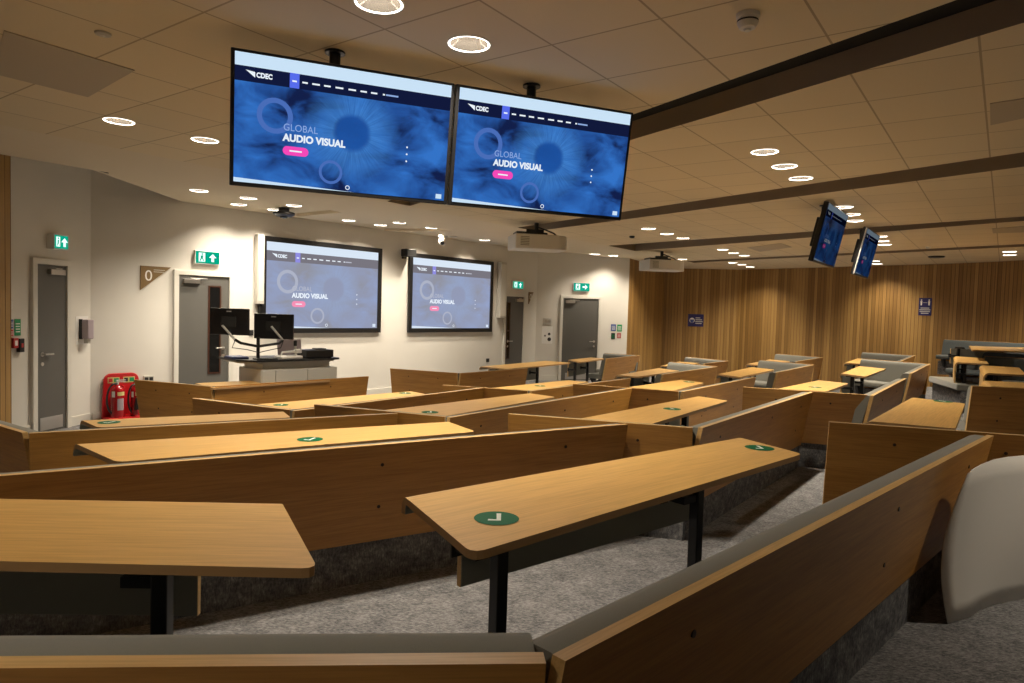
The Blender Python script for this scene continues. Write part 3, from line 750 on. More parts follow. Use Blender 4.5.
# ------------------------------------------------------------------ televisions and their picture
def uv_plane(name, x0, x1, y, z0, z1, m, parent, curve=None):
    me = bpy.data.meshes.new(name)
    me.from_pydata([(x0, y, z0), (x1, y, z0), (x1, y, z1), (x0, y, z1)], [], [(0, 1, 2, 3)])
    u = me.uv_layers.new(name='UVMap'); a = (x1 - x0) / (z1 - z0)
    for li, c in zip(range(4), ((0, 0), (a, 0), (a, 1), (0, 1))): u.data[li].uv = c
    me.materials.append(m); o = bpy.data.objects.new(name, me); COL.objects.link(o); o.parent = parent; return o
def picture(par, x0, x1, y, z0, z1, kit):          # a web page; y is the glass plane, layers come towards -y
    Wd, Hd = x1 - x0, z1 - z0; e = 0.0012
    X = lambda f: x0 + f * Wd
    Z = lambda f: z1 - f * Hd
    d = uv_plane('display', x0, x1, y, z0, z1, kit['eye'], par)
    def rect(nm, a, b, t, bt, m, k=1, parent=None):
        return MB().add([(X(a), y - e * k, Z(bt)), (X(b), y - e * k, Z(bt)), (X(b), y - e * k, Z(t)), (X(a), y - e * k, Z(t))], [(0, 1, 2, 3)]).build(nm, m, parent or d)
    rect('browser_bar', 0, 1, 0, 0.10, kit['bar'])
    rect('menu_bar', 0, 1, 0.10, 0.215, kit['nav'])
    rect('menu_tab', 0.233, 0.275, 0.10, 0.215, kit['hi'], 2)
    for a, b in ((0.244, 0.264), (0.288, 0.312), (0.332, 0.366), (0.385, 0.415), (0.437, 0.473), (0.497, 0.532), (0.553, 0.583), (0.603, 0.633), (0.66, 0.67)):
        rect('menu_word', a, b, 0.155, 0.168, kit['txt'], 3)
    rect('menu_note', 0.675, 0.735, 0.155, 0.168, kit['thin'], 3)
    MB().add([(X(0.045), y - e * 3, Z(0.128)), (X(0.085), y - e * 3, Z(0.18)), (X(0.085), y - e * 3, Z(0.137))], [(0, 1, 2)]).build('logo_wing', kit['txt'], d)
    text_obj('CDEC', Hd * 0.052, 'logo_lettering', kit['txt'], d, X(0.09), y - e * 3, Z(0.174), scale_x=0.86, bold=0.05)
    MB().annulus((X(0.173), y - e, Z(0.45)), Hd * 0.100, Hd * 0.14).build('large_ring', kit['ringc'], d)
    MB().annulus((X(0.43), y - e, Z(0.85)), Hd * 0.075, Hd * 0.098).build('small_ring', kit['ringc'], d)
    text_obj('GLOBAL', Hd * 0.078, 'thin_lettering', kit['thin'], d, X(0.21), y - e * 2, Z(0.553), scale_x=0.92)
    text_obj('AUDIO VISUAL', Hd * 0.078, 'bold_lettering', kit['txt'], d, X(0.21), y - e * 2, Z(0.635), scale_x=0.95, bold=0.045)
    pill = MB(); cxs = []
    r = Hd * 0.036; zc_ = Z(0.712); xa, xb = X(0.21) + r, X(0.325) - r
    pts = [(xa + r * math.cos(R(a)), y - e, zc_ + r * math.sin(R(a))) for a in range(90, 271, 15)] + [(xb + r * math.cos(R(a)), y - e, zc_ + r * math.sin(R(a))) for a in range(-90, 91, 15)]
    pill.add(pts, [list(range(len(pts)))]); bt = pill.build('button', kit['pink'], d)
    rect('button_words', 0.24, 0.295, 0.706, 0.718, kit['txt'], 2)
    for f in (0.57, 0.63, 0.69): MB().disc((X(0.793), y - e, Z(f)), Hd * 0.008, 10, ax='y').build('page_dot', kit['txt'], d)
    MB().add([(X(0), y - e, Z(1)), (X(0.55), y - e, Z(1)), (X(0), y - e, Z(0.965))], [(0, 1, 2)]).build('page_strip', kit['bar'], d)
    rect('corner_badge', 0.955, 0.985, 0.945, 0.985, kit['bar'])
    MB().annulus((X(0.512), y - e, Z(0.965)), Hd * 0.013, Hd * 0.019, 14).build('page_mark', kit['txt'], d)
    return d
def tv(p, u, wid, hgt, tilt, label, kit, ztop, poles, silver=False):
    t = thing('ceiling_television', label, 'television', frame((p[0], p[1], ztop), u), None)
    t.matrix_world = t.matrix_world @ Matrix.Rotation(tilt, 4, 'X')
    b = MB().box(0, wid, 0, 0.055, -hgt, 0); b.build('casing', M['black'], t, bevel=0.006)
    if silver: MB().box(-0.004, 0.0, 0.0, 0.018, -hgt + 0.01, -0.01).build('silver_side', M['silver'], t)
    picture(t, 0.02, wid - 0.02, -0.002, -hgt + 0.022, -0.016, kit)
    MB().box(wid * 0.12, wid * 0.75, 0.055, 0.12, -hgt * 0.75, -hgt * 0.25).build('back_box', M['black'], t, bevel=0.01)
    # ceiling mount, upright
    inv = t.matrix_world.inverted()
    for f in poles:
        base = frame((p[0], p[1], 0), u) @ Vector((wid * f, 0.15, 0))
        m = MB()
        m.tube([(base.x, base.y, zc), (base.x, base.y, ztop - 0.45)], 0.03, 14)
        m.tube([(base.x, base.y, zc), (base.x, base.y, zc - 0.012)], 0.055, 20)
        o = m.build('mounting_pole', M['black'], t); o.matrix_parent_inverse = inv
    return t
uTV = Vector((2.21, 0.93, 0)).normalized()
pl = Vector((-1.46, 3.50, 0))
tv(pl, uTV, 1.185, 0.683, R(9), 'big hanging television on the left, blue eye web page', SC['tv'], CZ + 1.285, [0.45])
tv(pl + uTV * 1.195, uTV, 1.185, 0.683, R(9), 'big hanging television on the right of the large pair', SC['tv'], CZ + 1.285, [0.45])
uS = Vector((0.585, 0.811, 0))
tv(Vector((3.61, 7.95, 0)), uS, 1.22, 0.70, R(12), 'nearer of two side screens hanging at the upper right, seen edge-on', SC['side'], CZ + 1.365, [0.4])
tv(Vector((5.12, 10.0, 0)), uS, 1.22, 0.70, R(12), 'farther of two side screens hanging at the upper right, silver edge', SC['side'], CZ + 1.365, [0.4], True)

# ------------------------------------------------------------------ things on the walls
class WF:
    def __init__(s, i, proud=0.0):
        s.a, s.b = W[i], W[i + 1]; s.u = (s.b - s.a).normalized(); s.n = Vector((-s.u.y, s.u.x)); s.a = s.a - s.n * proud
    def uz(s, px, py):
        r = ray(px, py); # (r*t - a).n = 0
        t = s.a.dot(s.n) / (r.xy.dot(s.n)); p = r * t
        return (p.xy - s.a).dot(s.u), CZ + p.z
    def mat(s, u=0, z=0): return frame((s.a.x + s.u.x * u, s.a.y + s.u.y * u, z), s.u)
    def at0(s, px, py): u, z = s.uz(px, py); return s.mat(u, z)
w1, w2, w3, w4 = WF(0), WF(1), WF(2), WF(3)
def door(idx, wf, x0, x1, ytop, closer=True, vision=None, handle_right=True):
    u0, zt = wf.uz(x0, ytop); u1, _ = wf.uz(x1, ytop)
    zt = min(zt, 2.12)
    t = bpy.data.objects.new('door_%d' % idx, None); COL.objects.link(t); t.matrix_world = wf.mat(u0, 0); struct(t)
    wd = u1 - u0; fr = 0.07
    MB().prism([(-fr, 0.0), (-fr, zt + fr), (wd + fr, zt + fr), (wd + fr, 0.0), (wd, 0.0), (wd, zt), (0, zt), (0, 0.0)], 'y', -0.045, 0.0).build('door_frame', M['frame'], t, bevel=0.004)
    MB().box(0.004, wd - 0.004, -0.022, -0.001, 0.008, zt - 0.004).build('door_leaf', M['doorgrey'], t)
    hx = wd - 0.09 if handle_right else 0.09; sg = -1 if handle_right else 1
    hm = MB(); hm.tube([(hx, -0.022, 0.98), (hx, -0.065, 0.98), (hx + sg * 0.13, -0.065, 0.98)], 0.011, 10); hm.tube([(hx, -0.022, 0.98), (hx, -0.028, 0.98)], 0.028, 16)
    hm.tube([(hx, -0.022, 0.86), (hx, -0.027, 0.86)], 0.024, 16)
    hm.build('door_handle', M['steel'], t, smooth=True)
    MB().box(wd * 0.12, wd * 0.88, -0.0245, -0.022, 0.03, 0.19).build('kick_plate', M['steel'], t)
    if closer:
        c = MB(); cx = 0.06 if handle_right else wd - 0.30; c.box(cx, cx + 0.24, -0.075, -0.022, zt - 0.12, zt - 0.055); c.box(cx + 0.1, cx + 0.36 if cx + .36 < wd else cx + 0.2, -0.06, -0.045, zt - 0.05, zt - 0.038)
        c.build('door_closer', M['steel'], t, bevel=0.004)
    if vision:
        a, b, y0, y1 = vision; ua, z1 = wf.uz(a, y0); ub, z0 = wf.uz(b, y0); _, z0 = wf.uz((a + b) / 2, y1)
        ua -= u0; ub -= u0; z0 = max(z0, 0.45); z1 = min(z1, zt - 0.1)
        v = MB(); g = 0.022
        v.prism([(ua, z0), (ub, z0), (ub, z1), (ua, z1)], 'y', -0.026, -0.0225)
        v.build('vision_glass', M['glassdark'], t)
        f = MB()
        for (p0, p1, q0, q1) in ((ua - g, ua, z0 - g, z1 + g), (ub, ub + g, z0 - g, z1 + g), (ua, ub, z0 - g, z0), (ua, ub, z1, z1 + g), (ua, ub, (z0 + z1) / 2 - .02, (z0 + z1) / 2 + 0.02)):
            f.box(p0, p1, -0.032, -0.0222, q0, q1)
        f.build('vision_bead', M['mahog'], t)
    return t
door(1, w1, 34.5, 64.5, 263.5, True, None, False)
door(2, w3, 178, 228.5, 274.5, True, (209, 219, 287, 372), True)
door(3, w3, 505.5, 523, 296, True, (506.8, 509.3, 303, 358), False)
door(4, w4, 563, 598.5, 298, True, None, True)

def exit_sign(wf, x0, x1, y0, y1, label, arrow, box=False):
    u0, z1 = wf.uz(x0, y0); u1, _ = wf.uz(x1, y0); _, z0 = wf.uz((x0 + x1) / 2, y1); wd, h = u1 - u0, z1 - z0
    t = thing('exit_sign', label, 'exit sign', wf.mat(u0, z0))
    d = 0.10 if box else 0.05
    MB().box(0, wd, -d, 0, 0, h).build('housing', M['white'], t, bevel=0.005)
    g = MB().box(0.012, wd - 0.012, -d - 0.002, -d + 0.001, 0.012, h - 0.012).build('green_face', M['exit_g'], t)
    y = -d - 0.004
    k = MB(); # door block with running figure
    dx = wd * 0.14; dw = wd * 0.26
    k.add([(dx, y, h * 0.18), (dx + dw, y, h * 0.18), (dx + dw, y, h * 0.84), (dx, y, h * 0.84)], [(0, 1, 2, 3)])
    k.build('door_symbol', M['exit_w'], t)
    m = MB(); cx = dx + dw * 0.5; yy = y - 0.001
    m.disc((cx + .01 * wd, yy, h * 0.74), h * 0.06, 12, ax='y')
    m.add([(cx - .05 * wd, yy, h * 0.62), (cx + 0.05 * wd, yy, h * 0.65), (cx + 0.03 * wd, yy, h * 0.42), (cx - 0.05 * wd, yy, h * 0.44)], [(0, 1, 2, 3)])
    m.add([(cx - .05 * wd, yy, h * 0.44), (cx, yy, h * 0.44), (cx - 0.06 * wd, yy, h * 0.22), (cx - 0.10 * wd, yy, h * 0.22)], [(0, 1, 2, 3)])
    m.add([(cx - .01 * wd, yy, h * 0.44), (cx + .03 * wd, yy, h * 0.44), (cx + 0.09 * wd, yy, h * 0.24), (cx + 0.05 * wd, yy, h * 0.24)], [(0, 1, 2, 3)])
    m.build('running_figure', M['exit_g'], t)
    a = MB(); ax, az, s = wd * 0.70, h * 0.5, h * 0.30
    ang = {'up': 0, 'right': -90}[arrow]; c_, s_ = math.cos(R(ang)), math.sin(R(ang))
    def rp(p, q): return (ax + p * c_ - q * s_, y, az + p * s_ + q * c_)
    a.add([rp(-s, 0), rp(0, s), rp(s, 0), rp(s * 0.35, 0), rp(s * 0.35, -s), rp(-s * 0.35, -s), rp(-s * 0.35, 0)], [(0, 1, 2, 3, 4, 5, 6)])
    a.build('arrow', M['exit_w'], t)
    return t
exit_sign(w1, 46.5, 61.5, 233.5, 249.5, 'green lit exit sign box over the first door at the far left', 'up', True)
exit_sign(w3, 193.5, 218.5, 250, 264.5, 'green lit exit sign over the left front door with a glazed strip', 'up')
exit_sign(w3, 511.3, 522, 280.5, 289, 'smallest green exit sign, over the narrow door right of the pictures', 'up')
exit_sign(w4, 572.8, 589.5, 282.3, 291.5, 'green exit sign with right-pointing arrow over the plain grey door', 'right')

def wall_screen(x0, x1, y0, label):
    u0, z1 = w3.uz(x0, y0); u1, _ = w3.uz(x1, 300); _, z0 = w3.uz(x0, 333.2 if x0 < 300 else 332.4)
    wd, h = u1 - u0, z1 - z0
    t = thing('projection_screen', label, 'projection screen', w3.mat(u0, z0)); b = 0.085
    MB().prism([(0, 0), (wd, 0), (wd, h), (0, h)], 'y', -0.03, -0.004).build('backing', M['black'], t)
    fm = MB()
    for q in ((0, wd, 0, b), (0, wd, h - b, h), (0, b, b, h - b), (wd - b, wd, b, h - b)): fm.box(q[0], q[1], -0.05, -0.03, q[2], q[3])
    fm.build('screen_frame', M['black'], t, bevel=0.003)
    picture(t, b, wd - b, -0.032, b, h - b, SC['wall'])
wall_screen(260.6, 379.8, 235.4, 'left black-framed projected web page on the white front wall')
wall_screen(408.6, 491.3, 252.6, 'right black-framed projected web page on the white front wall')

def wbox(name, wf, x0, x1, y0, y1, dep, m, label, cat, bevel=0.004, off=0.0):
    u0, z1 = wf.uz(x0, y0); u1, _ = wf.uz(x1, y0); _, z0 = wf.uz((x0 + x1) / 2, y1)
    o = MB().box(0, u1 - u0, -dep - off, -0.0005 - off, 0, z1 - z0).build(name, m, None, bevel=bevel); o.matrix_world = wf.mat(u0, z0)
    return tag(o, label, cat), (u1 - u0, z1 - z0)
def wthing(name, wf, x0, x1, y0, y1, label, cat):
    u0, z1 = wf.uz(x0, y0); u1, _ = wf.uz(x1, y0); _, z0 = wf.uz((x0 + x1) / 2, y1)
    return thing(name, label, cat, wf.mat(u0, z0)), u1 - u0, z1 - z0
def column_speaker(x0, x1, y0, y1, label):
    t, a, h = wthing('column_speaker', w3, x0, x1, y0, y1, label, 'speaker')
    MB().box(0, a, -0.13, -0.02, 0, h).build('cabinet', M['offwhite'], t, bevel=0.012)
    MB().box(0.02, a - 0.02, -0.134, -0.13, 0.05, h - 0.05).build('grille', M['frame'], t)
    MB().box(a * 0.3, a * 0.7, -0.02, -0.001, h * 0.2, h * 0.8).build('wall_bracket', M['white'], t)
column_speaker(254, 261, 234, 304, 'tall cream column speaker left of the left projected picture')
column_speaker(497, 503, 262, 318, 'tall cream column speaker right of the right projected picture')
t, a, h = wthing('wall_speaker', w3, 399, 408.5, 249, 257, 'small black box speaker between the two projected pictures', 'speaker')
MB().box(0, a, -0.24, -0.06, 0, h).build('cabinet', M['black'], t, bevel=0.012)
MB().box(a * .3, a * .6, -0.06, -0.001, -h * 0.25, h * 0.5).build('bracket', M['black'], t)
MB().box(0.01, a - 0.01, -0.243, -0.24, 0.01, h - 0.01).build('grille', M['darkgap'], t)
# dome camera
p = at(443, 234, -H2); t = thing('dome_camera', 'white dome camera hanging from the ceiling above the right projected picture', 'camera', Matrix.Translation((p.x, p.y, CZ + H2)))
MB().lathe([(0.0001, 0), (0.09, 0), (0.09, -0.05), (0.075, -0.06), (0.075, -0.12), (0.0001, -0.12)], 24).build('housing', M['white'], t, smooth=True)
MB().lathe([(0.08, -0.11), (0.085, -0.15), (0.06, -0.21), (0.0001, -0.225)], 24).build('ball', M['white'], t, smooth=True)
MB().tube([(0, -0.06, -0.17), (0.0, -0.09, -0.185)], 0.04, 16).build('lens', M['black'], t)
MB().box(0.09, 0.28, -0.02, 0.02, -0.06, 0).build('junction_box', M['white'], t, bevel=0.006)
# dark ceiling units
def unit(px, py, label, r=0.16):
    p = at(px, py, -H2); t = thing('ceiling_sensor', label, 'sensor', Matrix.Translation((p.x, p.y, CZ + H2)))
    MB().lathe([(0.0001, 0), (r * 0.5, 0), (r * 0.5, -0.05), (r, -0.07), (r, -0.10), (r * 0.7, -0.13), (0.0001, -0.13)], 24).build('housing', M['black'], t, smooth=True)
    MB().lathe([(r * 0.4, -0.131), (r * 0.35, -0.15), (0.0001, -0.16)], 20).build('lens', M['glassdark'], t, smooth=True)
unit(284, 208, 'small dark ceiling unit above the left projected picture')
unit(592, 257.5, 'small dark ceiling unit above the plain grey door')
wbox('pen_box', w3, 257.6, 262.4, 305.5, 322, 0.09, M['black'], 'slim black box at the lower left corner of the left projected picture', 'equipment box')
# flag signs
def flag(wf, x0, x1, y0, y1, label):
    u0, z1 = wf.uz(x0, y0); u1, _ = wf.uz(x1, y0); _, z0 = wf.uz(x0, y1); a, h = u1 - u0, z1 - z0
    t = thing('flag_sign', label, 'sign', wf.mat(u0, z0))
    MB().prism([(0, 0), (a, h), (0, h)], 'y', -0.02, -0.001).build('board', M['bronze'], t)
    text_obj('0', h * 0.62, 'numeral', M['paper'], t, a * 0.13, -0.0215, h * 0.40)
    d = MB()
    for i in range(2): d.add([(a * 0.42, -0.021, h * (0.84 - .08 * i)), (a * 0.80, -0.021, h * (0.84 - .08 * i)), (a * 0.80, -0.021, h * (0.87 - .08 * i)), (a * 0.42, -0.021, h * (0.87 - .08 * i))][:4], [(0, 1, 2, 3)])
    d.build('caption_lines', M['offwhite'], t)
w23 = WF(1)
flag(w23, 140, 170.5, 265.5, 290, 'brown triangular sign with a white 0 left of the left front door')
flag(WF(2), 528.5, 533.0, 292, 304, 'small brown triangular sign right of the narrow door with glazed strip')
# notices by the first door
def notice(name, wf, x0, x1, y0, y1, m, label, lines=True, lm='paper'):
    t, a, h = wthing(name, wf, x0, x1, y0, y1, label, 'sign')
    MB().box(0, a, -0.006, -0.001, 0, h).build('plate', m, t)
    if lines:
        d = MB()
        for i in range(4): d.add([(a * .15, -0.007, h * (.2 + .16 * i)), (a * .85, -0.007, h * (.2 + .16 * i)), (a * .85, -0.007, h * (.26 + .16 * i)), (a * .15, -0.007, h * (.26 + .16 * i))], [(0, 1, 2, 3)])
        d.build('caption_lines', M[lm], t)
    return t
notice('fire_notice', w1, 9.8, 13, 319.5, 328.5, M['bluel'], 'blue fire action notice at the left edge by the first door')
notice('fire_notice', w1, 9.8, 13, 329.8, 336, M['redl'], 'red strip notice under the blue one at the left edge')
notice('exit_notice', w1, 14.3, 20.3, 319, 335.5, M['greenl'], 'green notice beside the blue one left of the first door')
t, a, h = wthing('call_point', w1, 9.8, 15.0, 338, 348, 'red fire alarm call point left of the first door', 'call point')
MB().box(0, a, -0.05, -0.001, 0, h).build('housing', M['redl'], t, bevel=0.006)
MB().box(a * .25, a * .75, -0.053, -0.05, h * .25, h * .75).build('glass', M['paper'], t)
t, a, h = wthing('door_release', w1, 16, 21, 338.5, 352, 'black door release box between red call point and first door', 'door control')
MB().box(0, a, -0.05, -0.001, 0, h).build('housing', M['black'], t, bevel=0.006)
MB().box(a * .3, a * .7, -0.054, -0.05, h * .35, h * .65).build('button', M['redl'], t)
wbox('light_switch', w1, 9.6, 12, 301, 310, 0.012, M['white'], 'white switch plate high at the left edge', 'light switch')
t, a, h = wthing('soap_dispenser', w1, 79, 87, 319.5, 341, 'lilac wall dispenser right of the first door', 'dispenser')
MB().prism([(0, -0.001), (0, -0.13), (a * 0.55, -0.15), (a, -0.10), (a, -0.001)], 'z', h * 0.12, h).build('body', M['lilac'], t, bevel=0.01)
MB().box(-0.004, 0.012, -0.045, -0.001, h * 0.10, h * 1.02).build('side_band', M['black'], t)
MB().box(a * .25, a * .6, -0.10, -0.04, -h * 0.1, h * 0.12).build('nozzle', M['offwhite'], t)
MB().box(-0.06, a + 0.02, -0.002, -0.0005, -h * .15, h * 1.15).build('backing_sheet', M['paper'], t)
# wall socket
t, a, h = wthing('floor_socket', w23, 143, 153, 377.3, 380.3, 'small dark double socket low on the wall right of the extinguishers', 'socket')
MB().box(0, a, -0.03, -0.001, -0.03, h + 0.02).build('plate', M['offwhite'], t, bevel=0.003)
MB().box(a * .08, a * .45, -0.034, -0.03, 0, h).build('outlet', M['black'], t); MB().box(a * .55, a * .92, -0.034, -0.03, 0, h).build('outlet', M['black'], t)
for x0, x1, y0, y1, lb in ((248.8, 253.2, 330, 335.5, 'small dark wall socket left of the right desk monitor'), (486, 489, 358.5, 362, 'small black wall socket under the right projected picture')):
    t, a, h = wthing('wall_socket', w3, x0, x1, y0, y1, lb, 'socket')
    MB().box(0, a, -0.012, -0.001, 0, h).build('plate', M['black'], t, bevel=0.002)
    MB().box(a * .25, a * .75, -0.014, -0.012, h * .3, h * .7).build('outlet', M['darkgap'], t)
# by the plain door
t, a, h = wthing('wall_panel', w4, 543.5, 551.5, 318, 324.2, 'small grey switch panel left of the plain grey door', 'switch panel')
MB().box(0, a, -0.02, -0.001, 0, h).build('plate', M['silver'], t, bevel=0.003)
for f in (.15, .55): MB().box(a * f, a * (f + .3), -0.024, -0.02, h * .25, h * .75).build('switch', M['steel'], t)
t, a, h = wthing('notice_sheet', w4, 542, 552.8, 326, 343.6, 'white instruction sheet with dark dots under the grey switch panel', 'poster')
MB().box(0, a, -0.003, -0.001, 0, h).build('sheet', M['paper'], t)
d = MB(); d.disc((a * .68, -0.004, h * .55), a * .12, 16, ax='y'); d.disc((a * .7, -0.004, h * .25), a * .17, 16, ax='y'); d.disc((a * .3, -0.004, h * .45), a * .08, 16, ax='y'); d.build('printed_dots', M['darkgap'], t)
notice('fire_notice', w4, 611, 616, 324.2, 331, M['bluel'], 'tiny blue fire notice right of the plain grey door')
notice('exit_notice', w4, 617.2, 622, 324.5, 331.5, M['greenl'], 'tiny green notice right of the plain grey door')
notice('door_notice', w4, 611.2, 615, 333, 339, M['black'], 'tiny black notice right of the plain grey door', True, 'greenl')
notice('alarm_notice', w4, 617, 621, 333.2, 338, M['redl'], 'tiny red alarm notice right of the plain grey door')
# blue signs on the slatted wall
wf5 = WF(5, 0.0); wf7 = WF(7, 0.0)
t, a, h = wthing('face_sign', wf5, 688.2, 703.8, 314, 326.5, 'blue landscape sign with white masked face on the slatted wall', 'sign')
MB().box(0, a, -0.012, -0.001, 0, h).build('board', M['blue'], t)
d = MB(); d.disc((a * .26, -0.013, h * .5), a * .17, 24, ax='y'); d.build('white_disc', M['paper'], t)
d = MB(); d.add([(a * .12, -0.014, h * .56), (a * .40, -0.014, h * .56), (a * .36, -0.014, h * .36), (a * .26, -0.014, h * .28), (a * .16, -0.014, h * .36)], [(0, 1, 2, 3, 4)]); d.build('mask_symbol', M['bluel'], t)
d = MB()
for i, l in enumerate((.40, .46, .42, .30)): d.add([(a * .48, -0.013, h * (.22 + .15 * i)), (a * (.48 + l), -0.013, h * (.22 + .15 * i)), (a * (.48 + l), -0.013, h * (.29 + .15 * i)), (a * .48, -0.013, h * (.29 + .15 * i))], [(0, 1, 2, 3)])
d.build('caption_lines', M['silver'], t)
t, a, h = wthing('distancing_sign', wf7, 919.3, 932.2, 298, 315.5, 'blue portrait social distancing sign on the slatted wall at right', 'sign')
MB().box(0, a, -0.012, -0.001, 0, h).build('board', M['blue'], t)
d = MB()
for cx in (.2, .8):
    d.disc((a * cx, -0.013, h * .88), a * .06, 12, ax='y')
    d.add([(a * (cx - .08), -0.013, h * .82), (a * (cx + .08), -0.013, h * .82), (a * (cx + .05), -0.013, h * .58), (a * (cx - .05), -0.013, h * .58)], [(0, 1, 2, 3)])
d.build('people_symbols', M['paper'], t)
d = MB(); d.add([(a * .33, -0.013, h * .72), (a * .67, -0.013, h * .72), (a * .67, -0.013, h * .745), (a * .33, -0.013, h * .745)], [(0, 1, 2, 3)])
for i, l in enumerate((.3, .4, .42, .34)): d.add([(a * (.5 - l), -0.013, h * (.1 + .1 * i)), (a * (.5 + l), -0.013, h * (.1 + .1 * i)), (a * (.5 + l), -0.013, h * (.15 + .1 * i)), (a * (.5 - l), -0.013, h * (.15 + .1 * i))], [(0, 1, 2, 3)])
d.build('caption_lines', M['silver'], t)
# skirting
for i, wf_, nm in ((0, w1, 'left'), (1, w23, 'front_left')):
    L = (W[i + 1] - W[i]).length
def skirting(nm, wf, u0, u1):
    o = MB().box(u0, u1, -0.018, -0.001, 0, 0.13).build('baseboard_' + nm, M['frame'], None, bevel=0.004); o.matrix_world = wf.mat(0, 0); struct(o)
L = (W[1] - W[0]).length; a0 = w1.uz(34.5, 300)[0]; a1 = w1.uz(64.5, 300)[0]
skirting('left', w1, 0.02, a0 - 0.08); skirting('left', w1, a1 + 0.08, L - 0.02)
skirting('front_left', w23, 0.02, (W[2] - W[1]).length - 0.02)
a2 = w3.uz(228.5, 300)[0]; a3 = w3.uz(505.5, 300)[0]; skirting('front', w3, a2 + 0.08, a3 - 0.08)
a4 = w4.uz(563, 300)[0]; a5 = w4.uz(598.5, 300)[0]; skirting('front_right', w4, 0.02, a4 - 0.08); skirting('front_right', w4, a5 + 0.08, (W[4] - W[3]).length - 0.02)

# ------------------------------------------------------------------ fire extinguishers
t, a, h = wthing('extinguisher_stand', w23, 100.5, 139, 371, 417, 'red moulded stand holding two extinguishers against the left wall', 'extinguisher stand')
mw = t.matrix_world.copy(); mw.translation.z = 0.0; mw = mw @ Matrix.Translation((0, -0.02, 0)); t.matrix_world = mw
h = 0.66
poly = [(0.0, 0.0), (a, 0.0)] + [(a - 0.02 - 0.10 + 0.10 * math.cos(R(x)), h - 0.10 + 0.10 * math.sin(R(x))) for x in range(0, 91, 15)] + [(0.12 + 0.10 * math.cos(R(x)), h - 0.10 + 0.10 * math.sin(R(x))) for x in range(90, 181, 15)]
MB().prism(poly, 'y', -0.04, 0.0).build('back_board', M['redp'], t, bevel=0.01)
MB().box(0.0, a, -0.30, -0.04, 0.0, 0.07).build('base_tray', M['redp'], t, bevel=0.015)
MB().box(a / 2 - 0.015, a / 2 + 0.015, -0.12, -0.04, 0.07, h * 0.75).build('divider', M['redp'], t, bevel=0.008)
for k, x in enumerate((a * .14, a * .54)):
    q = MB().box(x, x + a * .3, -0.043, -0.04, h * .80, h * .92).build('label_plate', M['yellowl'], t)
    MB().box(x + .01, x + a * .12, -0.045, -0.043, h * .82, h * .90).build('pictogram', M['redl' if k == 0 else 'darkgap'], q)
    MB().box(x + a * .16, x + a * .28, -0.045, -0.043, h * .82, h * .90).build('pictogram', M['greenl'], q)
standM = mw
def extinguisher(x, hh, r, label, co2):
    e = thing('fire_extinguisher', label, 'fire extinguisher', standM @ Matrix.Translation((x, -0.17, 0.072)))
    MB().lathe([(0.0001, 0), (r, 0.0), (r, hh * .72), (r * .85, hh * .80), (r * .4, hh * .86), (r * .3, hh * .90), (0.0001, hh * .90)], 24).build('cylinder', M['redm'], e, smooth=True)
    v = MB(); v.tube([(0, 0, hh * .88), (0, 0, hh * .96)], 0.016, 12); v.box(-0.02, 0.10, -0.012, 0.012, hh * .955, hh * .975); v.box(-0.02, 0.10, -0.012, 0.012, hh * 1.0, hh * 1.02); v.tube([(0, 0, hh * .97), (0, 0, hh)], 0.008, 8)
    v.build('valve_handle', M['silver' if not co2 else 'black'], e)
    pts = [(0, 0, hh * .93)] + [(-r * 0.4 - (r * 1.25) * math.sin(R(a_)), -0.02, hh * (.50 + .43 * math.cos(R(a_)))) for a_ in range(15, 166, 15)]
    MB().tube(pts, 0.013, 10).build('hose', M['black'], e, smooth=True)
    if co2: MB().tube([(-r * 0.2, -r - 0.03, hh * .55), (-r * 0.1, -r - 0.04, hh * .2)], [0.018, 0.045], 14).build('horn', M['black'], e)
    def arc(z0, z1, a0, a1, m, nm):
        b = MB(); rr = r + 0.002; ks = list(range(a0, a1 + 1, 10)); vs = [(rr * math.cos(R(k)), rr * math.sin(R(k)), z) for k in ks for z in (z0, z1)]
        b.add(vs, [(2 * i, 2 * i + 2, 2 * i + 3, 2 * i + 1) for i in range(len(ks) - 1)]); b.build(nm, m, e)
    arc(hh * .60, hh * .70, -110, -40, M['yellowl'], 'band_label'); arc(hh * .20, hh * .52, -110, -50, M['lilac'], 'text_label'); arc(hh * .56, hh * .72, -160, -130, M['paper'], 'side_label')
extinguisher(a * .30, 0.50, 0.085, 'larger red extinguisher with a curved black hose, left on the stand', False)
extinguisher(a * .76, 0.47, 0.060, 'slimmer red extinguisher with a black horn, right on the stand', True)

# ------------------------------------------------------------------ lectern and its equipment
LO = Vector((-2.96, 7.78)); LU = Vector((math.cos(R(45)), math.sin(R(45))))
LM = frame((LO.x, LO.y, 0), LU)
lec = thing('lectern', 'pale grey presenter desk with dark-edged worktop by the front wall', 'lectern', LM)
ZTOP = CZ - 0.66
MB().prism([(-0.10, 0.20), (0.06, 0.0), (0.98, 0.0), (1.16, 0.06), (1.16, 0.70), (-0.10, 0.70)], 'z', ZTOP - 0.025, ZTOP).build('worktop', [M['black']], lec, bevel=0.004)
MB().prism([(-0.06, 0.22), (0.08, 0.03), (0.96, 0.03), (1.10, 0.09), (1.10, 0.66), (-0.06, 0.66)], 'z', ZTOP - 0.045, ZTOP - 0.0255).build('worktop_underside', M['cabgrey'], lec)
MB().box(0.17, 1.04, 0.10, 0.60, ZTOP - 0.12, ZTOP - 0.0455).build('neck', M['cabgrey'], lec)
cb = MB().box(0.13, 1.13, 0.06, 0.66, 0.0, ZTOP - 0.12).build('cabinet', M['cabgrey'], lec, bevel=0.006)
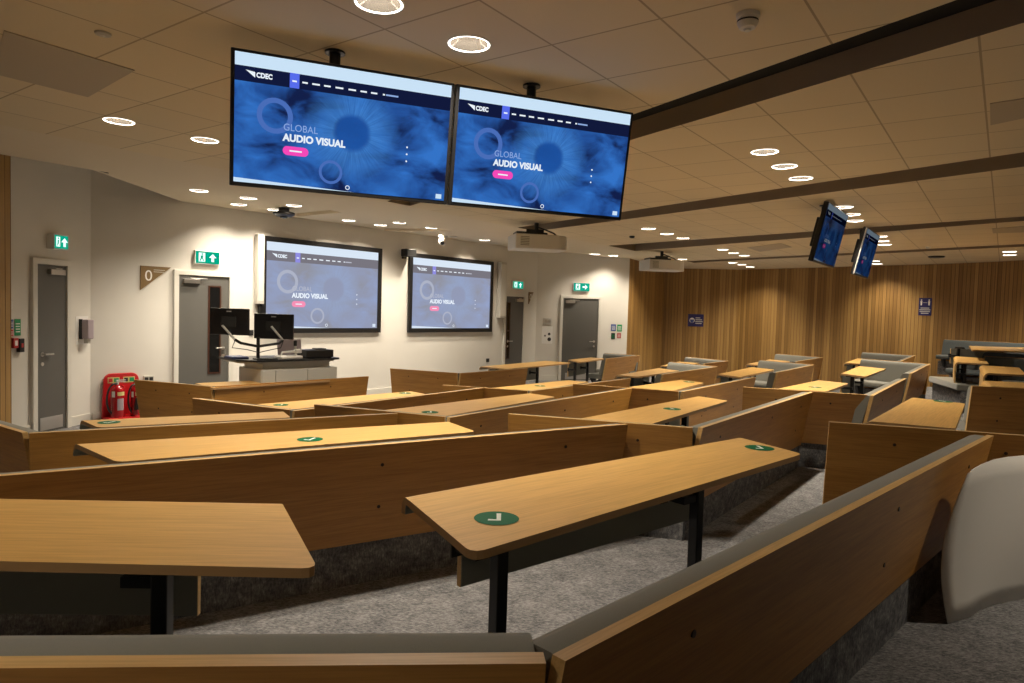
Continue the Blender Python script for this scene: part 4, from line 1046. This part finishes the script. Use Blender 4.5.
for x0, x1 in ((0.14, 0.30), (0.31, 0.71), (0.72, 1.12)):
    d_ = MB().box(x0, x1, 0.045, 0.06, 0.05, ZTOP - 0.13).build('cabinet_door', M['cabgrey'], lec, bevel=0.003)
    MB().tube([((x0 + x1) / 2 - .04, 0.03, 0.75), ((x0 + x1) / 2 + .04, 0.03, 0.75)], 0.006, 8).build('handle', M['steel'], d_)
def on_desk(x, y, z=0.0, rot=0.0): return LM @ Matrix.Translation((x, y, ZTOP + 0.0005 + z)) @ Matrix.Rotation(rot, 4, 'Z')
arm = thing('monitor_arm', 'black twin monitor arm post clamped to the presenter desk', 'monitor arm', on_desk(0.14, 0.16))
m_ = MB().lathe([(0.0001, 0), (0.06, 0), (0.06, 0.015), (0.0001, 0.015)], 20).build('foot', M['black'], arm)
MB().tube([(0, 0, 0.0), (0, 0, 0.26)], 0.02, 14).build('post', M['black'], arm)
SC_R = [(0.03, 0, 0.17), (0.24, -0.05, 0.20), (0.25, -0.05, 0.25)]
for pts, nm in (([(0.0, 0, 0.15), (0.19, -0.13, 0.19), (0.24, -0.13, 0.23)], 'a'), ([(0.0, 0, 0.15), (-0.26, -0.12, 0.20), (-0.32, -0.1, 0.24)], 'b')):
    g = MB().tube(pts, 0.016, 10).build('lower_arm', M['black'], arm, smooth=True)
    e_ = Vector(pts[-1]); s_ = -1
    tip = e_ + Vector((-0.13, 0.03, 0.16))
    MB().tube([e_, tip], 0.013, 10).build('upper_arm', M['silver'], g, smooth=True)
    MB().tube([e_ + Vector((0, -0.02, 0)), e_ + Vector((-0.04, -0.03, -0.09)), e_ * 0.5 + Vector((0, -0.02, 0.0)), Vector((0.0, -0.02, 0.08))], 0.005, 8).build('cable', M['black'], g, smooth=True)
def monitor(x, y, z, rot, label):
    t = thing('desk_monitor', label, 'monitor', on_desk(x, y, z, rot))
    MB().box(-0.24, 0.24, 0.0, 0.03, -0.15, 0.15).build('casing', M['black'], t, bevel=0.008)
    MB().box(-0.09, 0.09, -0.012, 0.0, -0.06, 0.06).build('mount_plate', M['darkgap'], t, bevel=0.003)
    MB().box(-0.232, 0.232, 0.03, 0.031, -0.14, 0.142).build('screen_glass', M['glassdark'], t)
    MB().box(-0.03, 0.03, -0.002, 0.0, 0.11, 0.122).build('maker_plate', M['silver'], t)
monitor(0.33, 0.17, 0.385, R(-48), 'right-hand black desk monitor seen from behind, before the left picture')
monitor(-0.235, 0.09, 0.44, R(-55), 'left-hand black desk monitor seen from behind, before the left front door')
t = thing('laptop', 'small open laptop on the presenter desk, right of the monitors', 'laptop', on_desk(0.70, 0.42, 0, R(-12)))
MB().box(-0.15, 0.15, -0.10, 0.10, 0.0, 0.016).build('base', M['silver'], t, bevel=0.004)
o = MB().box(-0.15, 0.15, -0.004, 0.004, 0.0, 0.20).build('lid', M['lilac'], t, bevel=0.003, M4=Matrix.Translation((0, 0.10, 0.017)) @ Matrix.Rotation(R(-18), 4, 'X'))
MB().box(-0.13, 0.13, -0.07, 0.08, 0.016, 0.018).build('keyboard', M['black'], t)
t = thing('document_camera', 'white flat document camera lying left of the black box on the desk', 'document camera', on_desk(0.52, 0.11, 0, R(5)))
MB().box(-0.16, 0.13, -0.07, 0.10, 0.0, 0.035).build('base', M['white'], t, bevel=0.012)
MB().tube([(-0.10, 0.05, 0.03), (-0.08, 0.05, 0.075), (0.10, 0.03, 0.085)], 0.012, 10).build('folded_arm', M['white'], t, smooth=True)
MB().box(0.08, 0.16, 0.0, 0.06, 0.06, 0.11).build('camera_head', M['white'], t, bevel=0.01)
MB().box(-0.06, 0.05, -0.055, 0.0, 0.035, 0.038).build('control_pad', M['darkgap'], t)
t = thing('amplifier_box', 'flat black equipment box at the right end of the presenter desk', 'equipment box', on_desk(0.87, 0.17))
MB().box(-0.17, 0.20, -0.12, 0.12, 0.008, 0.10).build('casing', M['black'], t, bevel=0.006)
MB().box(0.0, 0.13, -0.06, 0.06, 0.10, 0.115).build('top_unit', M['darkgap'], t, bevel=0.004)
for x in (-0.14, 0.17): MB().box(x - .01, x + .01, -0.10, 0.10, 0.0, 0.008).build('foot', M['darkgap'], t)
t = thing('microphone', 'short upright microphone with black head behind the white document camera', 'microphone', on_desk(0.68, 0.30))
MB().tube([(0, 0, 0), (0, 0, 0.14)], 0.016, 12).build('body', M['offwhite'], t, smooth=True)
MB().tube([(0, 0, 0.14), (0, 0, 0.20), (0, 0, 0.21)], [0.02, 0.022, 0.012], 12).build('head', M['black'], t, smooth=True)
t = thing('desk_mat', 'dark blue folded mat under the monitor arm post', 'mat', on_desk(-0.02, 0.32))
MB().box(-0.12, 0.08, -0.10, 0.14, 0.0, 0.022).build('mat', M['darkblue'], t, bevel=0.006)
MB().box(-0.11, 0.07, -0.09, 0.13, 0.022, 0.03).build('cover', M['bluel'], t, bevel=0.003)
t = thing('keyboard', 'flat black keyboard on the presenter desk in front of the arm post', 'keyboard', on_desk(0.19, 0.06))
MB().box(-0.13, 0.13, -0.05, 0.05, 0.0, 0.016).build('base', M['black'], t, bevel=0.004)
MB().box(-0.12, 0.12, -0.04, 0.04, 0.016, 0.02).build('keys', M['darkgap'], t)

# ------------------------------------------------------------------ projectors
def projector(px, py, wid, label):
    p = at(px, py, -H1); d = math.hypot(p.x, p.y)
    u = Vector((0.97, 0.24, 0))
    t = thing('ceiling_projector', label, 'projector', frame((p.x, p.y, zc), u))
    top, bot = -0.20, -0.43
    a = wid / 2
    poly = [(-a, -0.26), (a * .25, -0.27), (a * .62, -0.255), (a * .86, -0.21), (a, -0.12), (a, 0.20), (a * .8, 0.28), (-a, 0.28)]
    MB().prism(poly, 'z', bot, top).build('body', M['white'], t, bevel=0.02, seg=3)
    MB().prism([(-a * .95, -0.22), (a * .2, -0.20), (a * 0.05, 0.1), (-a * .9, 0.1)], 'z', top + 0.001, top + 0.035).build('mount_cradle', M['black'], t)
    MB().prism([(-a * .55, -0.14), (a * .1, -0.14), (a * .02, 0.05), (-a * .4, 0.05)], 'z', top + 0.035, top + 0.085).build('mount_plate', M['black'], t)
    MB().tube([(-a * .1, -0.02, 0.0), (-a * .1, -0.02, top + 0.085)], 0.035, 14).build('pole', M['black'], t)
    MB().tube([(-a * .05, -0.02, top + 0.14), (a * .2, -0.05, top + 0.10), (a * .55, -0.04, top + 0.05), (a * .75, 0.0, top - 0.01)], 0.012, 8).build('cable', M['black'], t, smooth=True)
    v = MB()
    for i in range(6): v.box(-a * .82, -a * .42, -0.264, -0.26, bot + 0.05 + i * 0.025, bot + 0.062 + i * 0.025)
    v.build('vent_slots', M['grey_lam'], t)
    MB().box(-a * .30, -a * .05, -0.264, -0.26, bot + 0.04, top - 0.04).build('filter_cover', M['silver'], t)
    MB().tube([(a * .4, 0.27, (top + bot) / 2), (a * .4, 0.36, (top + bot) / 2)], 0.07, 20).build('lens', M['black'], t)
projector(539, 223.5, 0.88, 'white ceiling projector hanging just under the right big television')
projector(663.5, 251.5, 0.90, 'white ceiling projector farther off, by the corner of the slatted wall')

# ------------------------------------------------------------------ ceiling bits
p = at(748, 14, -H1); t = thing('smoke_detector', 'white smoke detector on the ceiling at the top right', 'smoke detector', Matrix.Translation((p.x, p.y, zc)))
MB().lathe([(0.0001, 0), (0.052, 0), (0.052, -0.018), (0.046, -0.022)], 28).build('base', M['white'], t, smooth=True)
MB().lathe([(0.046, -0.020), (0.047, -0.045), (0.036, -0.066), (0.0001, -0.070)], 28).build('chamber', M['white'], t, smooth=True)
MB().lathe([(0.0475, -0.030), (0.0475, -0.038)], 28).build('smoke_slots', M['darkgap'], t)
MB().lathe([(0.018, -0.0695), (0.014, -0.078), (0.0001, -0.078)], 16).build('indicator', M['silver'], t)
p = at(103, 33, -H1); t = thing('ceiling_sensor', 'tiny flush round sensor on the ceiling at the upper left', 'sensor', Matrix.Translation((p.x, p.y, zc)))
MB().lathe([(0.0001, 0), (0.04, 0), (0.038, -0.010), (0.02, -0.014), (0.0001, -0.014)], 24).build('cover', M['offwhite'], t, smooth=True)
MB().lathe([(0.012, -0.0142), (0.0001, -0.02)], 16).build('lens', M['white'], t, smooth=True)
for px, py, lb, k in ((936.5, 256.2, 'dark round ceiling sensor above the social distancing sign', 'black'), (928.5, 246.6, 'pale small ceiling detector left of the far right lamp pair', 'white'), (632, 236, 'tiny ceiling sensor above the farther projector', 'darkgap')):
    p = at(px, py, -H1); t = thing('ceiling_sensor', lb, 'sensor', Matrix.Translation((p.x, p.y, zc)))
    rr = 0.16 if k == 'black' else 0.05
    MB().lathe([(0.0001, 0), (rr, 0), (rr * .9, -0.03), (rr * .5, -0.04), (0.0001, -0.04)], 20).build('cover', M[k], t, smooth=True)
def vent(pts, label):
    q = [at(*p_, -H1) for p_ in pts]
    c = sum(q, Vector()) / 4; t = thing('ceiling_vent', label, 'air vent', frame((c.x, c.y, zc), q[1] - q[0]))
    inv = t.matrix_world.inverted(); l = [inv @ v for v in q]
    MB().prism([(v.x, v.y) for v in l], 'z', -0.006, -0.0005).build('plate', M['ventgrey'], t)
M['ventgrey'] = mat('grey_vent_plate', (0.46, 0.385, 0.28), 0.7)
vent([(-8, 72.5), (4, 30), (134.6, 69.8), (88, 96.4)], 'grey air vent tile in the ceiling at the upper left')
vent([(990, 103), (1050, 94), (1050, 112), (990.5, 124.5)], 'grey air vent tile in the ceiling at the upper right edge')
vent([(747, 247.5), (781, 243), (792, 247), (760, 251.5)], 'small grey air vent tile left of the nearer side screen')
vent([(992, 228.3), (1024, 226), (1024, 232), (993, 233)], 'narrow grey air vent tile at the right edge, below the third ceiling slot')

# ------------------------------------------------------------------ curved board standing in the nook
zf = CZ - row_floor(-1) + 0.002
bot = [(1.84, 2.78), (1.90, 2.81), (1.99, 2.86), (2.06, 2.92), (2.18, 2.99), (2.32, 3.05), (2.50, 3.09), (2.68, 3.10)]
topp = [(1.90, 2.80), (1.94, 2.83), (2.01, 2.88), (2.11, 2.95), (2.22, 3.01), (2.36, 3.07), (2.52, 3.11), (2.70, 3.12)]
n = 9; vs = []; fs = []
for j in range(n):
    f = j / (n - 1)
    for i, (b_, t_) in enumerate(zip(bot, topp)):
        bul = -0.075 * math.sin(math.pi * f) * max(0, 1 - i / 4)
        x = b_[0] + (t_[0] - b_[0]) * f + bul; y = b_[1] + (t_[1] - b_[1]) * f - 0.02 * math.sin(math.pi * f)
        zz = zf + f * (0.625 + 0.035 * math.sin(min(1, i / 4) * math.pi / 2))
        vs.append((x, y, zz))
for j in range(n - 1):
    for i in range(len(bot) - 1): a_ = j * len(bot) + i; fs.append((a_, a_ + 1, a_ + 1 + len(bot), a_ + len(bot)))
o = MB().add(vs, fs).build('curved_board', M['sheet'], None, smooth=True)
s_ = o.modifiers.new('thick', 'SOLIDIFY'); s_.thickness = 0.006
tag(o, 'curved pale grey board standing on the carpet at the right edge', 'board')
